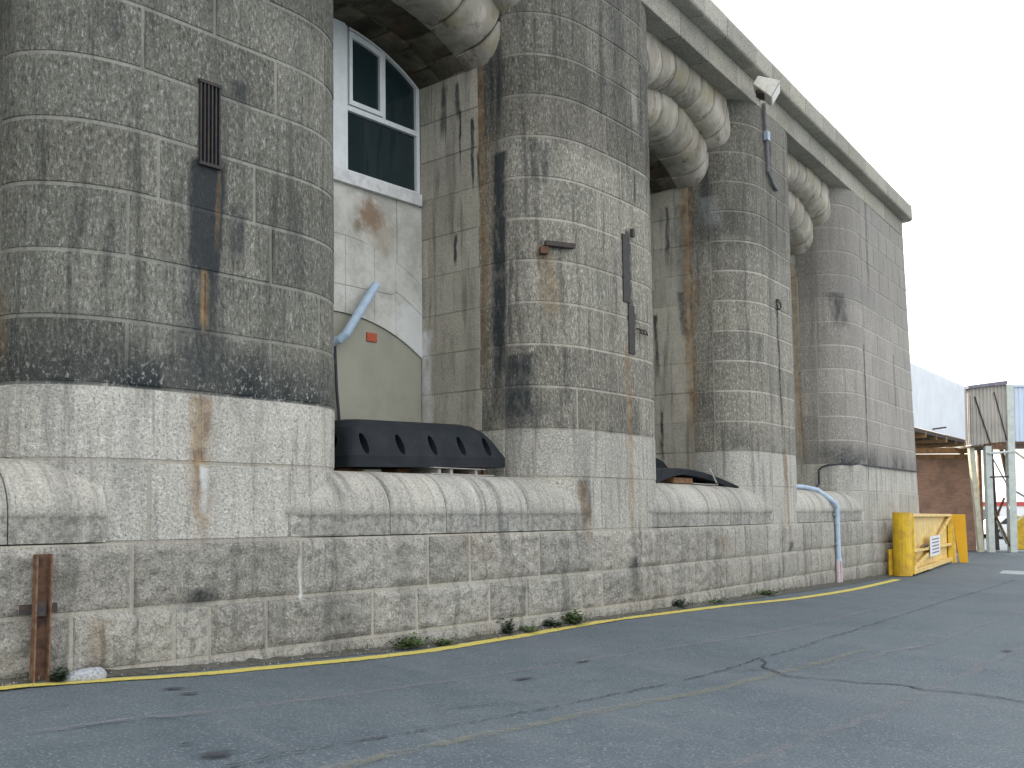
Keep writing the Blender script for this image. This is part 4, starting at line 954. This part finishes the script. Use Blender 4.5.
b.build('chain',M['rust2'],T)
for k,(t,l) in enumerate(((1.03,.0),(1.045,.05))): 
    b=MB(); b.bar(gp(t,.06+l,.0),gp(t,.0+l,GH),.07,.10); b.build('edge_slat',M['yellow2' if k else 'yellow'],T,bevel=.006)
T2=empty('gate_post',G(23.3,.1),'plain orange yellow plate post just beyond the flood gate leaf','gate post')
q=G(23.3,.08,0); camd=Vector((q.x,q.y,0)).normalized(); lat=Vector((camd.y,-camd.x,0)); q0=q
b=MB(); b.hexa([q0-lat*.06-camd*.05,q0+lat*.20-camd*.05,q0+lat*.20+camd*.3,q0-lat*.06+camd*.3,q0-lat*.27-camd*.05+up*1.6,q0+lat*.14-camd*.05+up*1.6,q0+lat*.14+camd*.3+up*1.6,q0-lat*.27+camd*.3+up*1.6]); b.build('plate',simple('orange_yellow_paint',(.80,.44,.015),.45,var=.08,vs=2),T2,bevel=.01)
b=MB(); b.bar(q0-lat*.2+camd*.2,q0-lat*.30+camd*.2+up*1.58,.06,.06); b.build('edge_bar',M['yellow2'],T2)
T3=empty('gate_post',Vector((23.4,47.0,gz(23.4,47)+ZO)),'yellow plate post at the far side of the gateway, right edge','gate post')
b=MB(); z0=gz(23.4,47)+ZO
b.box((23.75,47,z0+.78),(.95,.25,1.55)); b.build('plate',M['yellow'],T3,bevel=.02); b=MB(); b.box((23.75,47.2,z0+.3),(1.1,.3,.6)); b.build('foot',M['yellow2'],T3,bevel=.02)
# ------------------------------------------------------------------ galleries on columns beyond the fort
M['clad_white']=simple('white_cladding',(.74,.77,.80),.5,var=.05,vs=1.2,bump=0)
M['clad_beige']=simple('grey_beige_cladding',(.42,.39,.34),.6,var=.12,vs=1.5,bump=0)
M['clad_blue']=simple('pale_blue_cladding',(.60,.68,.80),.5,var=.05,vs=1,bump=0)
M['clad_shade']=simple('shaded_end_cladding',(.40,.42,.46),.55,var=.08,vs=1,bump=0)  # shade on the gallery's return end put into a grey colour
M['cream']=simple('cream_steel_paint',(.62,.60,.46),.55,var=.15,vs=4,bump=.1)
M['palesteel']=simple('pale_grey_steel_paint',(.55,.60,.56),.5,var=.12,vs=4,bump=.1)
M['timber']=simple('old_brown_timber',(.17,.11,.06),.9,var=.3,vs=5,bump=.3,c2=(.06,.045,.03))
M['timber2']=simple('orange_brown_timber',(.34,.20,.10),.9,var=.25,vs=5,bump=.3)
def brickmat():
    m,h,b=newmat('brown_brickwork'); p=h.pos(); tcx=h.n('ShaderNodeVectorRotate'); tcx.rotation_type='X_AXIS'; tcx.inputs['Angle'].default_value=math.radians(-90); h._in(tcx.inputs['Vector'],p)
    br=h.n('ShaderNodeTexBrick'); h._in(br.inputs['Vector'],tcx.outputs[0]); br.inputs['Scale'].default_value=1; br.inputs['Brick Width'].default_value=.225; br.inputs['Row Height'].default_value=.075; br.inputs['Mortar Size'].default_value=.008
    br.inputs['Color1'].default_value=(.42,.23,.145,1); br.inputs['Color2'].default_value=(.32,.175,.12,1); br.inputs['Mortar'].default_value=(.34,.27,.22,1)
    c=h.mix(h.m('MULTIPLY',h.mr(h.noise(p,1.5,5),.4,.7),.6),br.outputs[0],(.17,.11,.085)); h._in(b.inputs['Base Color'],c); b.inputs['Roughness'].default_value=.9; return m
M['brick']=brickmat()
def corr(nm,a,b_,z0,z1,mat,parent,pitch=.18,dep=.03,z0b=None,z1b=None):
    a,b_=Vector((*a,0)),Vector((*b_,0)); L=(b_-a).length; d=(b_-a)/L; n_=Vector((d.y,-d.x,0)); V=[];k=0;x=0
    pr=[(0,0),(.35,0),(.5,1),(.85,1)]; S_=[]
    while x<L:
        for f,e in pr:
            if x+f*pitch<=L: S_.append((x+f*pitch,e))
        x+=pitch
    S_.append((L,0))
    for sx_,e in S_:
        t=sx_/L; q=a+d*sx_+n_*dep*e; lo=z0+((z0b if z0b is not None else z0)-z0)*t; hi=z1+((z1b if z1b is not None else z1)-z1)*t
        V+= [q+up*(lo+ZO),q+up*(hi+ZO)]
    return mesh(nm,V,[(2*i,2*i+2,2*i+3,2*i+1) for i in range(len(S_)-1)],mat,parent)
gd=-1.85
T=empty('white_gallery',Vector((16,38,gd+ZO)),'raised white corrugated gallery running away beyond the end of the fort','building')
gA,gB=(11.6,32.4),(19.35,43.2); dv=Vector((gB[0]-gA[0],gB[1]-gA[1],0)).normalized(); nv=Vector((dv.y,-dv.x,0))
gC=(gB[0]-nv.x*5,gB[1]-nv.y*5); gD=(gA[0]-nv.x*5,gA[1]-nv.y*5)
corr('side_cladding',gA,gB,2.98,5.22,M['clad_white'],T)
corr('end_cladding',(gB[0]+.02,gB[1]),(gB[0]+.45,gB[1]+.9),2.98,5.2,M['clad_shade'],T)
corr('rear_cladding',gC,gD,2.98,5.22,M['clad_white'],T)
def pslab(pts,z0,z1): return MB().prism([Vector((x,y,z0+ZO)) for x,y in pts],[Vector((x,y,z1+ZO)) for x,y in pts])
pslab([gA,gB,gC,gD],5.2,5.28).build('roof',M['clad_white'],T)
pslab([gA,gB,gC,gD],2.92,2.97).build('deck',M['timber'],T)
for k in range(9):
    t=k/8; p=Vector((*gA,0)).lerp(Vector((*gB,0)),t); q=p-nv*4.9
    MB().bar(p+up*(2.80+ZO),q+up*(2.80+ZO),.14,.22).build('joist',M['timber' if k%2 else 'timber2'],T)
for t in (.04,):
    for w_ in (.3,4.6): 
        p=Vector((*gA,0)).lerp(Vector((*gB,0)),t)-nv*w_
        MB().bar(p+up*(gd+ZO-.05),p+up*(2.7+ZO),.16,.16).build('column',M['cream'],T)
MB().bar(Vector((*gA,0))-nv*.05+up*(2.9+ZO),Vector((*gB,0))-nv*.05+up*(2.9+ZO),.08,.14).build('edge_beam',M['iron'],T)
MB().tube([Vector((15.9,38.6,3.05+ZO)),Vector((16.5,38.4,3.12+ZO))],.03,6).build('lamp_arm',M['iron'],T)
T=empty('brick_wall',Vector((18.6,46,gd+ZO)),'brown brick wall under the raised gallery','wall')
pslab([(14.5,45.9),(20.95,45.9),(20.95,46.3),(14.5,46.3)],gd-.2,2.3).build('brickwork',M['brick'],T)
pslab([(14.5,45.75),(20.95,45.75),(20.95,46.35),(14.5,46.35)],2.3,2.5).build('coping',M['timber2'],T)
pslab([(14.5,45.7),(20.4,45.3),(20.4,45.6),(14.5,46.1)],2.52,2.78).build('beam',M['timber2'],T)
T=empty('corner_tower',Vector((20.7,44.5,gd+ZO)),'grey beige corrugated corner box with dark sloping roof edge on steel columns','building')
corr('front_cladding',(19.95,43.9),(21.50,43.9),2.78,5.25,M['clad_beige'],T,.16,.035,2.95,5.42)
corr('side_cladding',(19.93,46.5),(19.95,43.9),2.8,5.25,M['clad_beige'],T,.16)
MB().hexa([Vector((x,y,z+ZO)) for x,y,z in ((19.8,43.75,5.24),(21.5,43.75,5.42),(21.5,46.6,5.42),(19.8,46.6,5.24),(19.8,43.75,5.36),(21.5,43.75,5.58),(21.5,46.6,5.58),(19.8,46.6,5.36))]).build('roof',simple('dark_purple_grey_roof',(.20,.19,.24),.6),T)
pslab([(19.95,44),(21.5,44),(21.5,46.5),(19.95,46.5)],2.70,2.77).build('deck',M['timber'],T)
pslab([(20.55,43.95),(21.5,43.95),(21.5,44.1),(20.55,44.1)],2.60,2.92).build('beam',M['rust2'],T)
MB().bar(Vector((21.63,43.95,gd+ZO-.05)),Vector((21.63,43.95,5.4+ZO)),.30,.30).build('column',M['palesteel'],T)
MB().bar(Vector((20.72,44.0,gd+ZO-.05)),Vector((20.66,44.0,2.75+ZO)),.26,.26).build('column',M['palesteel'],T)
MB().bar(Vector((20.42,44.3,gd+ZO-.05)),Vector((20.08,44.3,2.75+ZO)),.22,.22).build('column',M['cream'],T)
MB().bar(Vector((20.75,46.4,gd+ZO-.05)),Vector((20.6,46.4,2.75+ZO)),.18,.18).build('column',M['cream'],T)
MB().bar(Vector((22.1,46.4,gd+ZO-.05)),Vector((21.9,46.4,2.75+ZO)),.2,.2).build('column',M['iron'],T)
MB().bar(Vector((21.45,46.4,gd+ZO-.05)),Vector((21.4,46.4,2.75+ZO)),.14,.14).build('column',M['timber2'],T)
for (a,b_,r,mt) in (((20.6,43.8,2.42),(21.7,43.8,2.50),.05,'palesteel'),((20.7,43.85,1.40),(21.7,43.85,1.42),.035,'iron'),((20.8,43.9,2.3),(21.5,43.9,.95),.03,'grey'),((20.85,43.9,-.1),(21.5,43.9,-1.6),.05,'timber'),((21.4,44.1,.5),(20.8,44.1,-.9),.05,'rust'),((20.8,44.2,.2),(21.5,44.2,-1.5),.035,'palesteel'),((20.1,43.85,4.9),(20.75,43.85,2.8),.03,'iron'),((20.95,43.85,5.1),(21.45,43.85,3.0),.025,'iron')):
    MB().tube([Vector(a)+up*ZO,Vector(b_)+up*ZO],r,6).build('brace',M[mt],T)
T=empty('blue_gallery',Vector((27,46,gd+ZO)),'raised pale blue corrugated gallery crossing the road at the right edge','building')
corr('front_cladding',(21.80,44.0),(36,44.0),2.95,5.33,M['clad_blue'],T,.2)
corr('rear_cladding',(36,48),(21.8,48),2.95,5.33,M['clad_blue'],T,.2)
pslab([(21.8,43.9),(36,43.9),(36,48.1),(21.8,48.1)],5.33,5.42).build('roof',M['clad_blue'],T)
pslab([(21.8,44.05),(36,44.05),(36,48),(21.8,48)],2.86,2.94).build('deck',M['rust2'],T)
for x in (27,32,36): MB().bar(Vector((x,44.3,gd+ZO-.05)),Vector((x,44.3,2.9+ZO)),.25,.25).build('column',M['palesteel'],T)
for (a,b_,r,mt) in (((21.8,44.1,2.6),(24.5,44.1,.6),.05,'cream'),((22.0,45.5,2.7),(22.5,45.5,.2),.09,'timber'),((21.8,44.2,-.6),(24,44.2,.9),.05,'cream'),((21.75,44.2,.9),(23.8,44.2,-.3),.05,'grey')):
    MB().tube([Vector(a)+up*ZO,Vector(b_)+up*ZO],r,6).build('brace',M[mt],T)
# beyond the columns
T=empty('storage_tent',Vector((44,86,gd+ZO)),'long low white storage tent with a red band seen through the columns','tent')
b=MB(); pr=[(0,-1.9),(0,.55),(1.2,1.5),(3,2.0),(4.8,1.5),(6,.55),(6,-1.9)]
b.prism([Vector((38,84+y,z+ZO)) for y,z in pr],[Vector((62,84+y,z+ZO)) for y,z in pr]); b.build('cover',simple('white_tent_cloth',(.8,.8,.8),.6,var=.03,bump=0),T)
b=MB(); b.box((50,83.95,.45+ZO),(24.1,.06,.35)); b.build('red_band',simple('red_band',(.5,.08,.07),.5,var=.1,bump=0),T)
for i in range(6): b=MB(); b.box((39.5+4*i,83.95,-.9+ZO),(1.6,.05,1.8)); b.build('doorway',simple('tent_door',(.25,.25,.27),.6) if i==0 else bpy.data.materials['tent_door'],T)
def car(loc,rz,label,col):
    T=empty('parked_car',Vector(loc),label,'car'); R_=Matrix.Rotation(rz,3,'Z'); L=Vector(loc)
    P=lambda x,y,z: L+R_@Vector((x,y,z))
    side=[(-2.1,.28),(2.1,.28),(2.15,.62),(1.95,.78),(1.1,.90),(.55,1.36),(-.9,1.40),(-1.6,.95),(-2.1,.85),(-2.15,.5)]
    b=MB(); b.prism([P(x,-.85,z) for x,z in side],[P(x,.85,z) for x,z in side]); b.build('body',col,T,bevel=.05)
    gl=simple('car_glass',(.03,.035,.04),.1,var=0,bump=0)
    for sg_ in (-1,1):
        b=MB(); w_=[(.95,.92),(.48,1.30),(-.85,1.33),(-1.35,.95)]; b.prism([P(x,sg_*.855,z) for x,z in w_],[P(x,sg_*.87,z) for x,z in w_]); b.build('side_window',gl,T)
        for x in (-1.3,1.3):
            b=MB(); b.tube([P(x,sg_*.72,.32),P(x,sg_*.90,.32)],.32,16); wh=b.build('wheel',M['rubber'],T); b=MB(); b.tube([P(x,sg_*.90,.32),P(x,sg_*.92,.32)],.18,12); b.build('hub',M['grey'],wh)
        b=MB(); b.box(P(2.12,sg_*.6,.62),(.06,.3,.12),R_); b.build('headlight',M['lampwhite'],T)
    b=MB(); b.hexa([P(1.07,-.7,.915),P(1.07,.7,.915),P(.58,.62,1.34),P(.58,-.62,1.34),P(1.09,-.7,.93),P(1.09,.7,.93),P(.60,.62,1.355),P(.60,-.62,1.355)]); b.build('windscreen',gl,T)
car((32.3,66,gd-.03+ZO),.2,'white parked car in sunlight seen between the columns',simple('white_car_paint',(.78,.78,.78),.3,var=.02,bump=0))
car((36.5,71,gd-.03+ZO),.5,'red parked car further back, seen between the columns',simple('red_car_paint',(.55,.10,.06),.3,var=.02,bump=0))
bpy.context.view_layer.update()
